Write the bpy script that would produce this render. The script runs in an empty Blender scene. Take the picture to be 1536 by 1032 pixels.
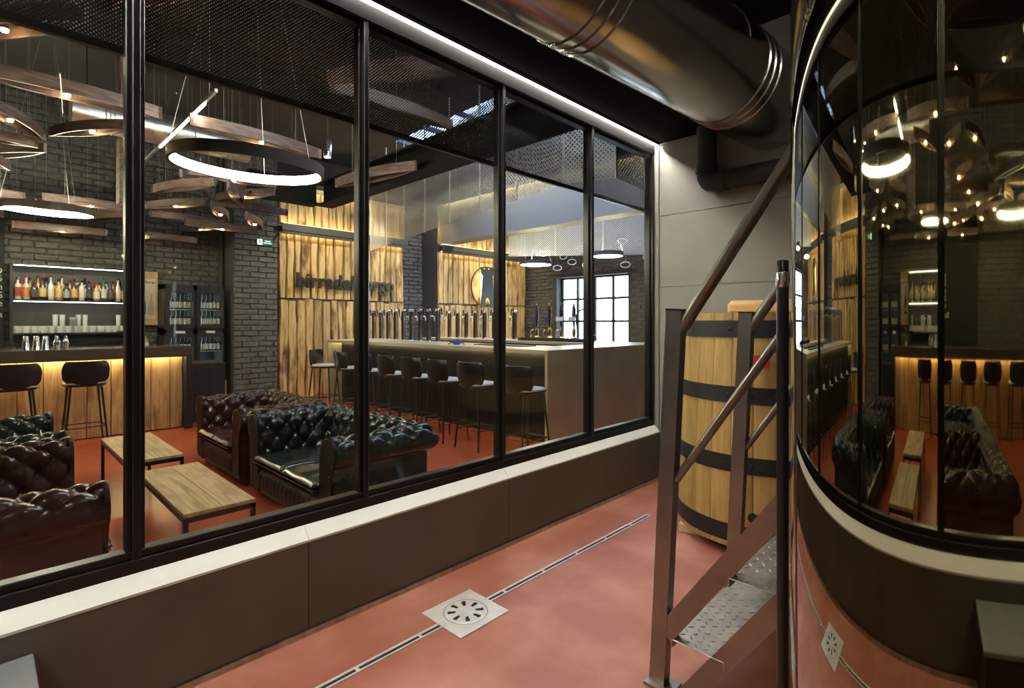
import bpy, math, random
import numpy as np
from mathutils import Vector, Matrix

random.seed(7)
SC = bpy.context.scene
COL = SC.collection
R = math.radians
PI = math.pi

# ------------------------------------------------------------------ camera
cam_d = bpy.data.cameras.new('camera')
cam = bpy.data.objects.new('camera', cam_d); COL.objects.link(cam)
cam.location = (0, 0, 1.5)
cam.rotation_euler = (R(90), 0, R(44.1))
cam_d.sensor_width = 36.0
cam_d.lens = 36.0 * 774.0 / 1536.0
cam_d.shift_y = -32.0 / 1536.0
cam_d.clip_start = 0.02
SC.camera = cam

# ------------------------------------------------------------------ world, exposure
SC.view_settings.view_transform = 'Standard'
SC.view_settings.look = 'None'
SC.view_settings.gamma = 1.0
SC.view_settings.use_curve_mapping = False
SC.view_settings.exposure = 1.62
world = bpy.data.worlds.new('overcast_sky'); SC.world = world
world.use_nodes = True
bg = world.node_tree.nodes['Background']
bg.inputs[0].default_value = (0.66, 0.82, 1.0, 1)
bg.inputs[1].default_value = 4.5


def area(name, loc, rot, sx, sy, power, color, portal=False):
    l = bpy.data.lights.new(name, 'AREA'); l.shape = 'RECTANGLE'; l.size = sx; l.size_y = sy
    l.energy = power; l.color = color
    if portal: l.cycles.is_portal = True
    o = bpy.data.objects.new(name, l); COL.objects.link(o)
    o.location = loc; o.rotation_euler = rot
    return o


area('window_portal', (-7.84, 11.35, 1.9), (R(-90), 0, 0), 2.3, 1.8, 1, (1, 1, 1), True)
area('skylight_portal', (-6.2, 6.55, 5.02), (0, 0, 0), 4.6, 2.1, 1, (1, 1, 1), True)
WARM = (1.0, 0.86, 0.62)
NEUT = (1.0, 0.93, 0.74)

# ------------------------------------------------------------------ materials
MATS = {}


def newmat(name):
    m = bpy.data.materials.new(name); m.use_nodes = True
    MATS[name] = m
    return m, m.node_tree.nodes, m.node_tree.links, m.node_tree.nodes['Principled BSDF']


def coords(N, L, kind='Object', scale=(1, 1, 1), rnd=False):
    tc = N.new('ShaderNodeTexCoord'); mp = N.new('ShaderNodeMapping')
    mp.inputs['Scale'].default_value = scale
    L.new(tc.outputs[kind], mp.inputs[0])
    if rnd:
        oi = N.new('ShaderNodeObjectInfo'); mu = N.new('ShaderNodeMath'); mu.operation = 'MULTIPLY'
        mu.inputs[1].default_value = 37.0
        L.new(oi.outputs['Random'], mu.inputs[0]); L.new(mu.outputs[0], mp.inputs['Location'])
    return mp.outputs[0]


def bump(N, L, b, src, strength, dist=0.01):
    bp = N.new('ShaderNodeBump'); bp.inputs['Strength'].default_value = strength
    bp.inputs['Distance'].default_value = dist
    L.new(src, bp.inputs['Height']); L.new(bp.outputs[0], b.inputs['Normal'])


def mat(name, col, rough=0.5, metal=0.0, col2=None, nscale=8.0, bstr=0.0, bscale=60.0, spec=0.5, coat=0.0,
        stretch=(1, 1, 1), rnd=False, rough2=None, lo=0.35, hi=0.65):
    m, N, L, b = newmat(name)
    b.inputs['Base Color'].default_value = (*col, 1)
    b.inputs['Roughness'].default_value = rough
    b.inputs['Metallic'].default_value = metal
    b.inputs['Specular IOR Level'].default_value = spec
    b.inputs['Coat Weight'].default_value = coat
    b.inputs['Coat Roughness'].default_value = 0.12
    if col2 or bstr or rough2 is not None:
        v = coords(N, L, scale=stretch, rnd=rnd)
        n = N.new('ShaderNodeTexNoise'); n.inputs['Scale'].default_value = nscale; n.inputs['Detail'].default_value = 6
        L.new(v, n.inputs['Vector'])
        if col2:
            r = N.new('ShaderNodeValToRGB')
            r.color_ramp.elements[0].position = lo; r.color_ramp.elements[0].color = (*col, 1)
            r.color_ramp.elements[1].position = hi; r.color_ramp.elements[1].color = (*col2, 1)
            L.new(n.outputs[0], r.inputs[0]); L.new(r.outputs[0], b.inputs['Base Color'])
        if rough2 is not None:
            mr = N.new('ShaderNodeMapRange'); mr.inputs[3].default_value = rough; mr.inputs[4].default_value = rough2
            L.new(n.outputs[0], mr.inputs[0]); L.new(mr.outputs[0], b.inputs['Roughness'])
        if bstr:
            n2 = N.new('ShaderNodeTexNoise'); n2.inputs['Scale'].default_value = bscale; n2.inputs['Detail'].default_value = 4
            L.new(v, n2.inputs['Vector']); bump(N, L, b, n2.outputs[0], bstr)
    return m


def wood(name, c1, c2, c3, axis='z', rough=0.55, knots=0.5, tone=0.5):
    """grain stretched along one local axis, tone varied per object"""
    m, N, L, b = newmat(name)
    s = {'z': (7, 7, 0.55), 'x': (0.55, 7, 7), 'y': (7, 0.55, 7)}[axis]
    v = coords(N, L, scale=s, rnd=True)
    n = N.new('ShaderNodeTexNoise'); n.inputs['Scale'].default_value = 3.0; n.inputs['Detail'].default_value = 9
    n.inputs['Distortion'].default_value = 1.2; n.inputs['Roughness'].default_value = 0.62
    L.new(v, n.inputs['Vector'])
    s2 = {'z': (2.4, 2.4, 1.0), 'x': (1.0, 2.4, 2.4), 'y': (2.4, 1.0, 2.4)}[axis]
    v2 = coords(N, L, scale=s2, rnd=True)
    k = N.new('ShaderNodeTexNoise'); k.inputs['Scale'].default_value = 2.0; k.inputs['Detail'].default_value = 3
    L.new(v2, k.inputs['Vector'])
    r = N.new('ShaderNodeValToRGB'); e = r.color_ramp.elements
    e[0].position = 0.30; e[0].color = (*c3, 1); e[1].position = 0.62; e[1].color = (*c1, 1)
    x = e.new(0.46); x.color = (*c2, 1)
    L.new(n.outputs[0], r.inputs[0])
    r2 = N.new('ShaderNodeValToRGB'); e = r2.color_ramp.elements
    e[0].position = 0.28; e[0].color = (1 - knots, 1 - knots * 1.15 if knots < .85 else 0, max(0, 1 - knots * 1.3), 1)
    e[1].position = 0.46; e[1].color = (1, 1, 1, 1)
    L.new(k.outputs[0], r2.inputs[0])
    mx = N.new('ShaderNodeMix'); mx.data_type = 'RGBA'; mx.blend_type = 'MULTIPLY'; mx.inputs[0].default_value = 1
    L.new(r.outputs[0], mx.inputs[6]); L.new(r2.outputs[0], mx.inputs[7])
    oi = N.new('ShaderNodeObjectInfo'); hv = N.new('ShaderNodeHueSaturation')
    mr = N.new('ShaderNodeMapRange'); mr.inputs[3].default_value = 1 - tone * .5; mr.inputs[4].default_value = 1 + tone * .4
    L.new(oi.outputs['Random'], mr.inputs[0]); L.new(mr.outputs[0], hv.inputs['Value'])
    L.new(mx.outputs[2], hv.inputs['Color']); L.new(hv.outputs[0], b.inputs['Base Color'])
    b.inputs['Roughness'].default_value = rough
    bump(N, L, b, n.outputs[0], 0.35, 0.006)
    return m


def emit(name, col, strength):
    m, N, L, b = newmat(name)
    b.inputs['Base Color'].default_value = (*col, 1)
    b.inputs['Emission Color'].default_value = (*col, 1)
    b.inputs['Emission Strength'].default_value = strength
    return m


def glass(name, tint=(1, 1, 1), ior=1.45, rough=0.0):
    m, N, L, b = newmat(name)
    N.remove(b)
    out = N['Material Output']
    t = N.new('ShaderNodeBsdfTransparent'); t.inputs[0].default_value = (*tint, 1)
    g = N.new('ShaderNodeBsdfGlossy'); g.inputs['Roughness'].default_value = rough
    # Schlick reflectance from the facing angle, the same from both sides of the thin pane
    lw_ = N.new('ShaderNodeLayerWeight'); lw_.inputs[0].default_value = 0.5
    p5 = N.new('ShaderNodeMath'); p5.operation = 'POWER'; p5.inputs[1].default_value = 5.0
    f0 = ((ior - 1) / (ior + 1)) ** 2
    f = N.new('ShaderNodeMapRange'); f.inputs[3].default_value = f0; f.inputs[4].default_value = 1.0
    L.new(lw_.outputs['Facing'], p5.inputs[0]); L.new(p5.outputs[0], f.inputs[0])
    mx = N.new('ShaderNodeMixShader')
    L.new(f.outputs[0], mx.inputs[0]); L.new(t.outputs[0], mx.inputs[1]); L.new(g.outputs[0], mx.inputs[2])
    L.new(mx.outputs[0], out.inputs[0])
    return m


def perforated(name, col, pitch, hole, rough=0.45, metal=0.6):
    """sheet metal with a staggered grid of round holes, in metres on the UV map"""
    m, N, L, b = newmat(name)
    b.inputs['Base Color'].default_value = (*col, 1); b.inputs['Roughness'].default_value = rough
    b.inputs['Metallic'].default_value = metal
    tc = N.new('ShaderNodeTexCoord'); mp = N.new('ShaderNodeMapping')
    mp.inputs['Rotation'].default_value = (0, 0, R(45)); mp.inputs['Scale'].default_value = (1 / pitch,) * 3
    L.new(tc.outputs['UV'], mp.inputs[0])
    v = N.new('ShaderNodeTexVoronoi'); v.voronoi_dimensions = '2D'; v.inputs['Scale'].default_value = 1.0
    v.inputs['Randomness'].default_value = 0.0
    L.new(mp.outputs[0], v.inputs['Vector'])
    c = N.new('ShaderNodeMath'); c.operation = 'GREATER_THAN'; c.inputs[1].default_value = hole
    L.new(v.outputs['Distance'], c.inputs[0]); L.new(c.outputs[0], b.inputs['Alpha'])
    return m


mat('resin_red', (0.36, 0.116, 0.070), 0.42, col2=(0.50, 0.225, 0.155), nscale=2.6, lo=.42, hi=.72, bstr=0.12, bscale=220, rough2=0.6)
mat('resin_orange', (0.40, 0.070, 0.030), 0.16, col2=(0.47, 0.105, 0.048), nscale=1.2, rough2=0.3)
mat('tile_brown', (0.116, 0.101, 0.078), 0.55, col2=(0.138, 0.121, 0.094), nscale=3)
mat('tile_grey', (0.205, 0.196, 0.172), 0.6, col2=(0.245, 0.234, 0.205), nscale=2.2)
mat('grout', (0.26, 0.235, 0.20), 0.8)
mat('sill_white', (0.80, 0.79, 0.74), 0.4)
mat('steel_strip', (0.52, 0.50, 0.44), 0.35, 0.8, col2=(0.35, 0.33, 0.28), nscale=20)
mat('frame_black', (0.014, 0.014, 0.015), 0.32, 0.3)
mat('black_paint', (0.004, 0.004, 0.004), 0.9, spec=0.1)
mat('led_housing', (0.0015, 0.0015, 0.0015), 0.9, spec=0.02)
mat('beam_black', (0.010, 0.010, 0.010), 0.7, spec=0.15)
mat('ceiling_dark', (0.022, 0.021, 0.020), 0.9)
mat('ceiling_lounge', (0.055, 0.052, 0.048), 0.9)
mat('brick_dark', (0.078, 0.076, 0.071), 0.8, col2=(0.128, 0.124, 0.115), nscale=14, bstr=1.0, bscale=26, rnd=True)
mat('mortar_dark', (0.070, 0.068, 0.064), 0.9, bstr=0.5)
mat('plaster_dark', (0.045, 0.044, 0.042), 0.85)
mat('plaster_brown', (0.22, 0.19, 0.135), 0.8)
mat('steel_brushed', (0.36, 0.335, 0.30), 0.30, 1.0, col2=(0.27, 0.25, 0.22), nscale=4, stretch=(1, 1, 20))
mat('steel_stair', (0.32, 0.30, 0.27), 0.32, 1.0, col2=(0.25, 0.235, 0.21), nscale=5)
mat('steel_tread', (0.46, 0.44, 0.40), 0.42, 0.85, col2=(0.34, 0.325, 0.295), nscale=9)
mat('duct_steel', (0.50, 0.475, 0.44), 0.14, 1.0, col2=(0.40, 0.38, 0.35), nscale=2.5, rough2=0.26)
mat('chrome', (0.88, 0.87, 0.84), 0.17, 1.0)
mat('duct_lounge', (0.80, 0.79, 0.74), 0.30, 0.9)
mat('pipe_black', (0.016, 0.016, 0.016), 0.6)
mat('drain_steel', (0.78, 0.75, 0.69), 0.45, 0.35, col2=(0.66, 0.63, 0.57), nscale=12)
mat('slot_black', (0.012, 0.012, 0.012), 0.8)
mat('tank_mirror', (0.315, 0.28, 0.18), 0.025, 1.0)
mat('tank_steel', (0.30, 0.28, 0.24), 0.3, 1.0)
mat('leather_green', (0.006, 0.015, 0.011), 0.17, col2=(0.011, 0.022, 0.017), nscale=9, bstr=0.06, bscale=160, coat=0.05)
mat('leather_red', (0.030, 0.0075, 0.008), 0.18, col2=(0.046, 0.013, 0.012), nscale=9, bstr=0.06, bscale=160, coat=0.05)
mat('leather_green_matt', (0.006, 0.014, 0.010), 0.5, spec=0.2, bstr=0.1, bscale=160)
mat('leather_red_matt', (0.026, 0.0075, 0.008), 0.5, spec=0.2, bstr=0.1, bscale=160)
mat('leather_dark', (0.010, 0.008, 0.008), 0.45)
mat('nail_brass', (0.30, 0.23, 0.13), 0.3, 1.0)
mat('stool_shell', (0.009, 0.007, 0.008), 0.38)
mat('stool_pad', (0.42, 0.39, 0.33), 0.6)
mat('stool_leg', (0.055, 0.05, 0.05), 0.35, 0.8)
mat('bar_metal', (0.56, 0.475, 0.30), 0.34, 0.4, col2=(0.62, 0.53, 0.345), nscale=3)
mat('bar_front', (0.020, 0.017, 0.015), 0.6, spec=0.15)
mat('counter_top', (0.075, 0.055, 0.045), 0.25)
mat('cabinet_black', (0.014, 0.015, 0.019), 0.45)
mat('shelf_dark', (0.038, 0.035, 0.032), 0.5)
mat('petal_wood', (0.085, 0.050, 0.040), 0.40, col2=(0.19, 0.130, 0.108), nscale=10, stretch=(0.4, 4, 4), rnd=True)
mat('wire_grey', (0.40, 0.39, 0.36), 0.4, 0.6)
mat('lamp_body', (0.09, 0.085, 0.08), 0.4, 0.5)
mat('letter_black', (0.015, 0.015, 0.014), 0.4)
mat('emblem_green', (0.012, 0.020, 0.018), 0.5)
mat('hoop_black', (0.016, 0.016, 0.018), 0.5, 0.2, bstr=0.2)
mat('pine_block', (0.62, 0.47, 0.30), 0.7, col2=(0.52, 0.38, 0.23), nscale=6)
mat('sticker_red', (0.50, 0.02, 0.025), 0.5)
mat('paper_cream', (0.60, 0.53, 0.40), 0.7)
mat('paper_white', (0.72, 0.71, 0.67), 0.6)
mat('print_dark', (0.06, 0.055, 0.055), 0.6)
mat('print_grey', (0.40, 0.36, 0.29), 0.7)
mat('sign_green', (0.02, 0.16, 0.13), 0.4)
mat('chalkboard', (0.012, 0.013, 0.013), 0.8)
mat('chalk', (0.75, 0.75, 0.72), 0.9)
mat('cloth_navy', (0.02, 0.03, 0.13), 0.85, bstr=0.3, bscale=30)
mat('brass', (0.62, 0.42, 0.13), 0.25, 1.0)
mat('plastic_black', (0.012, 0.012, 0.013), 0.3)
mat('box_grey', (0.16, 0.17, 0.175), 0.5, col2=(0.20, 0.205, 0.205), nscale=5)
mat('cork', (0.36, 0.22, 0.11), 0.8)
mat('concrete', (0.24, 0.235, 0.22), 0.85, col2=(0.30, 0.29, 0.27), nscale=2)
wood('wood_clad', (0.62, 0.435, 0.185), (0.44, 0.285, 0.105), (0.12, 0.064, 0.024), 'z', 0.6, 0.78, 0.45)
wood('wood_counter', (0.62, 0.40, 0.19), (0.50, 0.30, 0.125), (0.30, 0.155, 0.055), 'z', 0.5, 0.45, 0.45)
wood('wood_table', (0.56, 0.405, 0.22), (0.46, 0.315, 0.155), (0.28, 0.17, 0.075), 'x', 0.5, 0.35, 0.3)
wood('wood_oak', (0.47, 0.315, 0.110), (0.41, 0.262, 0.084), (0.29, 0.172, 0.050), 'z', 0.45, 0.25, 0.35)
wood('wood_lid', (0.62, 0.41, 0.17), (0.55, 0.345, 0.13), (0.42, 0.25, 0.09), 'x', 0.45, 0.2, 0.2)
emit('led_strip', (1.0, 0.97, 0.87), 105)
emit('led_lip', (1.0, 0.96, 0.80), 1.1)
emit('led_warm', (1.0, 0.80, 0.42), 13)
emit('led_ledge', (1.0, 0.80, 0.42), 4.5)
emit('led_bar', (1.0, 0.90, 0.55), 5)
emit('led_cove', (1.0, 0.88, 0.50), 26)
emit('ring_glow', (1.0, 0.95, 0.70), 40)
emit('spot_glow', (1.0, 0.72, 0.35), 60)
emit('shelf_led', (1.0, 0.94, 0.80), 6)
emit('fridge_glow', (0.80, 0.92, 1.0), 2.5)
emit('halo_glow', (1.0, 0.85, 0.5), 9)
emit('added_lamp_glow', (1.0, 0.94, 0.84), 75)
emit('added_lamp_cool', (0.86, 0.93, 0.98), 55)
emit('added_lamp_small', (1.0, 0.94, 0.84), 45)
emit('sign_glow', (0.75, 0.95, 0.85), 0.9)
glass('glass_pane', (0.97, 0.98, 0.97))
glass('glass_clear', (0.94, 0.96, 0.95), 1.5)
glass('glass_window', (0.98, 0.99, 1.0))
glass('glass_skylight', (0.72, 0.77, 0.95))
m_, N_, L_n, b_n = newmat('glass_ware')
b_n.inputs['Base Color'].default_value = (0.82, 0.84, 0.80, 1); b_n.inputs['Roughness'].default_value = 0.08
b_n.inputs['Alpha'].default_value = 0.42; b_n.inputs['Specular IOR Level'].default_value = 0.9
perforated('mesh_black', (0.010, 0.009, 0.008), 0.0125, 0.29, 0.6, 0.0)
perforated('mesh_white', (0.74, 0.76, 0.78), 0.036, 0.29, 0.5, 0.0)
BOT = []
for i, (c, r) in enumerate([((0.05, 0.022, 0.008), .1), ((0.26, 0.12, 0.03), .08), ((0.55, 0.52, 0.44), .08), ((0.02, 0.05, 0.022), .1),
                            ((0.008, 0.008, 0.009), .12), ((0.40, 0.25, 0.07), .08), ((0.04, 0.20, 0.07), .1)]):
    mat('bottle_glass_%d' % i, c, r, spec=0.8); BOT.append('bottle_glass_%d' % i)
LAB = []
for i, c in enumerate([(0.70, 0.66, 0.55), (0.62, 0.46, 0.16), (0.48, 0.09, 0.05), (0.07, 0.07, 0.08), (0.35, 0.38, 0.42), (0.62, 0.20, 0.04), (0.10, 0.26, 0.12)]):
    mat('label_paper_%d' % i, c, 0.6); LAB.append('label_paper_%d' % i)


# ------------------------------------------------------------------ mesh builder
class MB:
    def __init__(s): s.v = []; s.f = []; s.uv = None; s.xf = None

    def add(s, vs, fs):
        o = len(s.v)
        if s.xf is not None: vs = [tuple(s.xf @ Vector(p)) for p in vs]
        s.v += [tuple(p) for p in vs]; s.f += [tuple(i + o for i in f) for f in fs]
        return s

    def box(s, x0, x1, y0, y1, z0, z1):
        return s.add([(x0, y0, z0), (x1, y0, z0), (x1, y1, z0), (x0, y1, z0), (x0, y0, z1), (x1, y0, z1), (x1, y1, z1), (x0, y1, z1)],
                     [(0, 3, 2, 1), (4, 5, 6, 7), (0, 1, 5, 4), (1, 2, 6, 5), (2, 3, 7, 6), (3, 0, 4, 7)])

    def bbox(s, x0, x1, y0, y1, z0, z1, b=0.01):
        """box with all edges chamfered (convex, 24 verts)"""
        vs = []; idx = {}
        X = (x0, x1); Y = (y0, y1); Z = (z0, z1)
        for i in (0, 1):
            for j in (0, 1):
                for k in (0, 1):
                    px = X[i] + (b if i == 0 else -b); py = Y[j] + (b if j == 0 else -b); pz = Z[k] + (b if k == 0 else -b)
                    idx[i, j, k, 0] = len(vs); vs.append((X[i], py, pz))
                    idx[i, j, k, 1] = len(vs); vs.append((px, Y[j], pz))
                    idx[i, j, k, 2] = len(vs); vs.append((px, py, Z[k]))
        fs = []
        for i in (0, 1):
            q = [idx[i, 0, 0, 0], idx[i, 1, 0, 0], idx[i, 1, 1, 0], idx[i, 0, 1, 0]]; fs.append(q if i else q[::-1])
            q = [idx[0, i, 0, 1], idx[0, i, 1, 1], idx[1, i, 1, 1], idx[1, i, 0, 1]]; fs.append(q if i else q[::-1])
            q = [idx[0, 0, i, 2], idx[1, 0, i, 2], idx[1, 1, i, 2], idx[0, 1, i, 2]]; fs.append(q if i else q[::-1])
        for i in (0, 1):
            for j in (0, 1):
                sg = (i + j) % 2
                q = [idx[i, j, 0, 0], idx[i, j, 0, 1], idx[i, j, 1, 1], idx[i, j, 1, 0]]; fs.append(q if sg else q[::-1])
                q = [idx[i, 0, j, 0], idx[i, 0, j, 2], idx[i, 1, j, 2], idx[i, 1, j, 0]]; fs.append(q[::-1] if sg else q)
                q = [idx[0, i, j, 1], idx[0, i, j, 2], idx[1, i, j, 2], idx[1, i, j, 1]]; fs.append(q if sg else q[::-1])
                for k in (0, 1):
                    t = [idx[i, j, k, 0], idx[i, j, k, 1], idx[i, j, k, 2]]
                    fs.append(t if (i + j + k) % 2 else t[::-1])
        return s.add(vs, fs)

    def tube(s, pts, r, n=10, closed=False, cap=True):
        P = [Vector(p) for p in pts]; m = len(P); rr = r if isinstance(r, (list, tuple)) else [r] * m
        vs = []; up = None
        for i in range(m):
            if closed: t = P[(i + 1) % m] - P[i - 1]
            else: t = P[min(i + 1, m - 1)] - P[max(i - 1, 0)]
            t.normalize()
            if up is None:
                up = Vector((0, 0, 1)) if abs(t.z) < .9 else Vector((1, 0, 0))
            a = t.cross(up); a.normalize(); b = a.cross(t); b.normalize(); up = b
            for k in range(n):
                an = 2 * PI * k / n
                vs.append(tuple(P[i] + (a * math.cos(an) + b * math.sin(an)) * rr[i]))
        fs = []
        for i in range(m if closed else m - 1):
            j = (i + 1) % m
            for k in range(n):
                l = (k + 1) % n
                fs.append((i * n + k, i * n + l, j * n + l, j * n + k))
        if cap and not closed:
            fs.append(tuple(range(n))[::-1]); fs.append(tuple((m - 1) * n + k for k in range(n)))
        return s.add(vs, fs)

    def bar(s, a, b, w, h, up=(0, 0, 1)):
        """rectangular bar from a to b; w across, h along up"""
        A, B = Vector(a), Vector(b); t = (B - A).normalized(); u = Vector(up)
        x = t.cross(u).normalized(); u = x.cross(t).normalized()
        vs = []
        for p in (A, B):
            for sx, sz in ((-1, -1), (1, -1), (1, 1), (-1, 1)):
                vs.append(tuple(p + x * (sx * w / 2) + u * (sz * h / 2)))
        return s.add(vs, [(0, 1, 2, 3), (7, 6, 5, 4), (0, 4, 5, 1), (1, 5, 6, 2), (2, 6, 7, 3), (3, 7, 4, 0)])

    def lathe(s, prof, n=16, c=(0, 0, 0), a0=0, a1=2 * PI):
        full = abs(a1 - a0 - 2 * PI) < 1e-6; m = n if full else n + 1
        vs = []; fs = []
        for r, z in prof:
            for k in range(m):
                an = a0 + (a1 - a0) * k / n
                vs.append((c[0] + r * math.cos(an), c[1] + r * math.sin(an), c[2] + z))
        for i in range(len(prof) - 1):
            for k in range(n):
                l = (k + 1) % m
                fs.append((i * m + k, i * m + l, (i + 1) * m + l, (i + 1) * m + k))
        return s.add(vs, fs)

    def prism(s, poly, z0, z1):
        n = len(poly)
        vs = [(x, y, z0) for x, y in poly] + [(x, y, z1) for x, y in poly]
        fs = [tuple(range(n))[::-1], tuple(range(n, 2 * n))] + [(i, (i + 1) % n, n + (i + 1) % n, n + i) for i in range(n)]
        return s.add(vs, fs)

    def quad(s, a, b, c, d): return s.add([a, b, c, d], [(0, 1, 2, 3)])

    def mesh(s, name, m, smooth=False, uvs=None):
        me = bpy.data.meshes.new(name); me.from_pydata(s.v, [], s.f); me.update()
        me.materials.append(MATS[m])
        if smooth:
            me.polygons.foreach_set('use_smooth', [True] * len(me.polygons))
            if smooth != 'all':
                try: me.set_sharp_from_angle(angle=R(smooth if smooth is not True else 40))
                except Exception: pass
        if uvs:
            ul = me.uv_layers.new(name='UVMap')
            for p in me.polygons:
                for li, vi in zip(p.loop_indices, p.vertices): ul.data[li].uv = uvs[vi]
        return me

    def obj(s, name, m, parent=None, smooth=False, uvs=None, loc=None, rot=None):
        return link(name, s.mesh(name, m, smooth, uvs), parent, loc, rot)


def link(name, me, parent=None, loc=None, rot=None):
    o = bpy.data.objects.new(name, me); COL.objects.link(o)
    if parent: o.parent = parent
    if loc is not None: o.location = loc
    if rot is not None: o.rotation_euler = rot
    return o


def tag(o, label=None, cat=None, group=None, kind=None):
    if label: o['label'] = label
    if cat: o['category'] = cat
    if group: o['group'] = group
    if kind: o['kind'] = kind
    return o


def thing(name, label, cat, loc=(0, 0, 0), rz=0, group=None):
    o = bpy.data.objects.new(name, None); COL.objects.link(o)
    o.empty_display_size = 0.1
    o.location = loc; o.rotation_euler = (0, 0, rz)
    return tag(o, label, cat, group)


def struct(name, mb, m, label=None, **k):
    o = mb.obj(name, m, **k); o['kind'] = 'structure'
    if label: o['label'] = label
    return o


def dup(root, loc, rz=None, label=None, group=None):
    r = root.copy(); COL.objects.link(r); r.location = loc
    if rz is not None: r.rotation_euler = (0, 0, rz)
    if label: r['label'] = label
    if group: r['group'] = group
    for ch in list(root.children):
        c = ch.copy(); COL.objects.link(c); c.parent = r
        for g in list(ch.children):
            d = g.copy(); COL.objects.link(d); d.parent = c
    return r


def text_mesh(name, body, size, ext, m, bold=0.0, align='LEFT'):
    cu = bpy.data.curves.new(name, 'FONT'); cu.body = body; cu.size = size; cu.extrude = ext; cu.offset = bold
    cu.align_x = align; cu.resolution_u = 4
    o = bpy.data.objects.new(name, cu); COL.objects.link(o)
    bpy.context.view_layer.update()
    me = bpy.data.meshes.new_from_object(o.evaluated_get(bpy.context.evaluated_depsgraph_get()))
    bpy.data.objects.remove(o); bpy.data.curves.remove(cu)
    me.materials.clear(); me.materials.append(MATS[m]); me.name = name
    return me


# ================================================================== THE SETTING
XW = -2.43          # face of the low wall
YE = 4.55           # end wall of the corridor
XB = -10.6          # brick back wall of the bar
YF = 11.0           # far wall of the bar
ZC = 4.95           # bar ceiling
Y0 = -3.6           # near end of the bar room

struct('floor', MB().box(-2.45, 3.0, -4.0, YE + .02, -0.15, 0.0), 'resin_red', 'salmon red resin floor of the corridor')
struct('floor_bar', MB().box(XB - .3, -2.452, Y0 - .1, YF + .3, -0.15, -0.001), 'resin_orange', 'glossy orange red resin floor of the bar')
struct('wall_corridor_right', MB().box(2.6, 2.75, -4.0, YE, 0, 4.0), 'tile_grey')
struct('wall_corridor_back', MB().box(-2.9, 2.75, -4.15, -4.0, 0, 5.1), 'tile_grey')
struct('ceiling', MB().box(-2.6, 2.75, -4.1, YE + .2, 4.0, 4.15), 'ceiling_dark')

# end wall of the corridor with large panels
ew = struct('wall_end', MB().box(-2.5, 2.75, YE + .012, YE + .2, 0, 4.15), 'grout')
zs = [0.0, 0.48, 1.16, 1.84, 2.52, 3.2, 3.99]
for i in range(len(zs) - 1):
    for k, (xa, xb) in enumerate(((-2.43, -1.06), (-1.06, .31), (.31, 1.68), (1.68, 2.6))):
        MB().bbox(xa + .002, xb - .002, YE, YE + .02, zs[i] + .002, zs[i + 1] - .002, .002).obj('wall_panel', 'tile_grey', ew)

# low wall under the glass: tile panels, chamfered white sill, steel skirting
lw = struct('wall_low', MB().box(-2.60, XW - .012, -3.95, YE + .01, 0, .44), 'grout', 'low brown tiled wall under the glazing')
js = [-3.95, -3.017, -1.644, -.271, 1.102, 2.475, 3.848, YE]
for a, b in zip(js[:-1], js[1:]):
    MB().bbox(XW - .014, XW, a + .0015, b - .0015, .03, .448, .0015).obj('wall_panel', 'tile_brown', lw)
for a, b in zip(js[:-1], js[1:]):
    MB().add([(XW + .006, a + .001, .446), (XW + .006, b - .001, .446), (XW + .006, a + .001, .456), (XW + .006, b - .001, .456), (XW - .052, a + .001, .51), (XW - .052, b - .001, .51),
              (-2.63, a + .001, .51), (-2.63, b - .001, .51), (-2.63, a + .001, .446), (-2.63, b - .001, .446)],
             [(0, 1, 3, 2), (2, 3, 5, 4), (4, 5, 7, 6), (6, 7, 9, 8), (8, 9, 1, 0), (0, 2, 4, 6, 8), (1, 9, 7, 5, 3)]).obj('sill', 'sill_white', lw)
struct('baseboard_corridor', MB().box(XW - .01, XW + .012, -3.95, YE, 0, .028), 'steel_strip', 'thin steel skirting along the low wall')

# black header above the glazing
struct('wall_header', MB().box(-2.72, -2.50, -4.0, YE + .2, 3.19, ZC + .1), 'black_paint')
sof = MB(); sof.prism([(-2.499, -3.99), (-2.30, -3.99), (-2.30, .1), (-1.86, YE - .002), (-2.499, YE - .002)], 3.215, 3.995)
struct('ceiling_soffit', sof, 'black_paint', 'black soffit above the glass wall')
struct('wall_header_side', MB().box(-2.56, -2.46, YE + .2, YF + .2, 0, ZC + .1), 'plaster_dark')
struct('wall_glass_end', MB().box(-2.57, -2.44, 4.545, YE + .2, 0, 4.1), 'tile_grey')

# ---- glazing: one framed window wall with panes
XG = -2.52
win = thing('window_1', None, None)
del_keys = [k for k in win.keys()]
win['kind'] = 'structure'; win['label'] = 'black steel framed glass wall between corridor and bar'
MU = [-3.66, -2.63, -1.60, -0.585, 0.432, 1.442, 2.487, 3.522, 4.52]
ZT = 3.165; ZB0 = .508


def frame_bar(x0, x1, y0, y1, z0, z1, nm='frame_rail'):
    m = MB(); m.bbox(x0, x1, y0, y1, z0, z1, .004)
    return m.obj(nm, 'frame_black', win)


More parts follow.
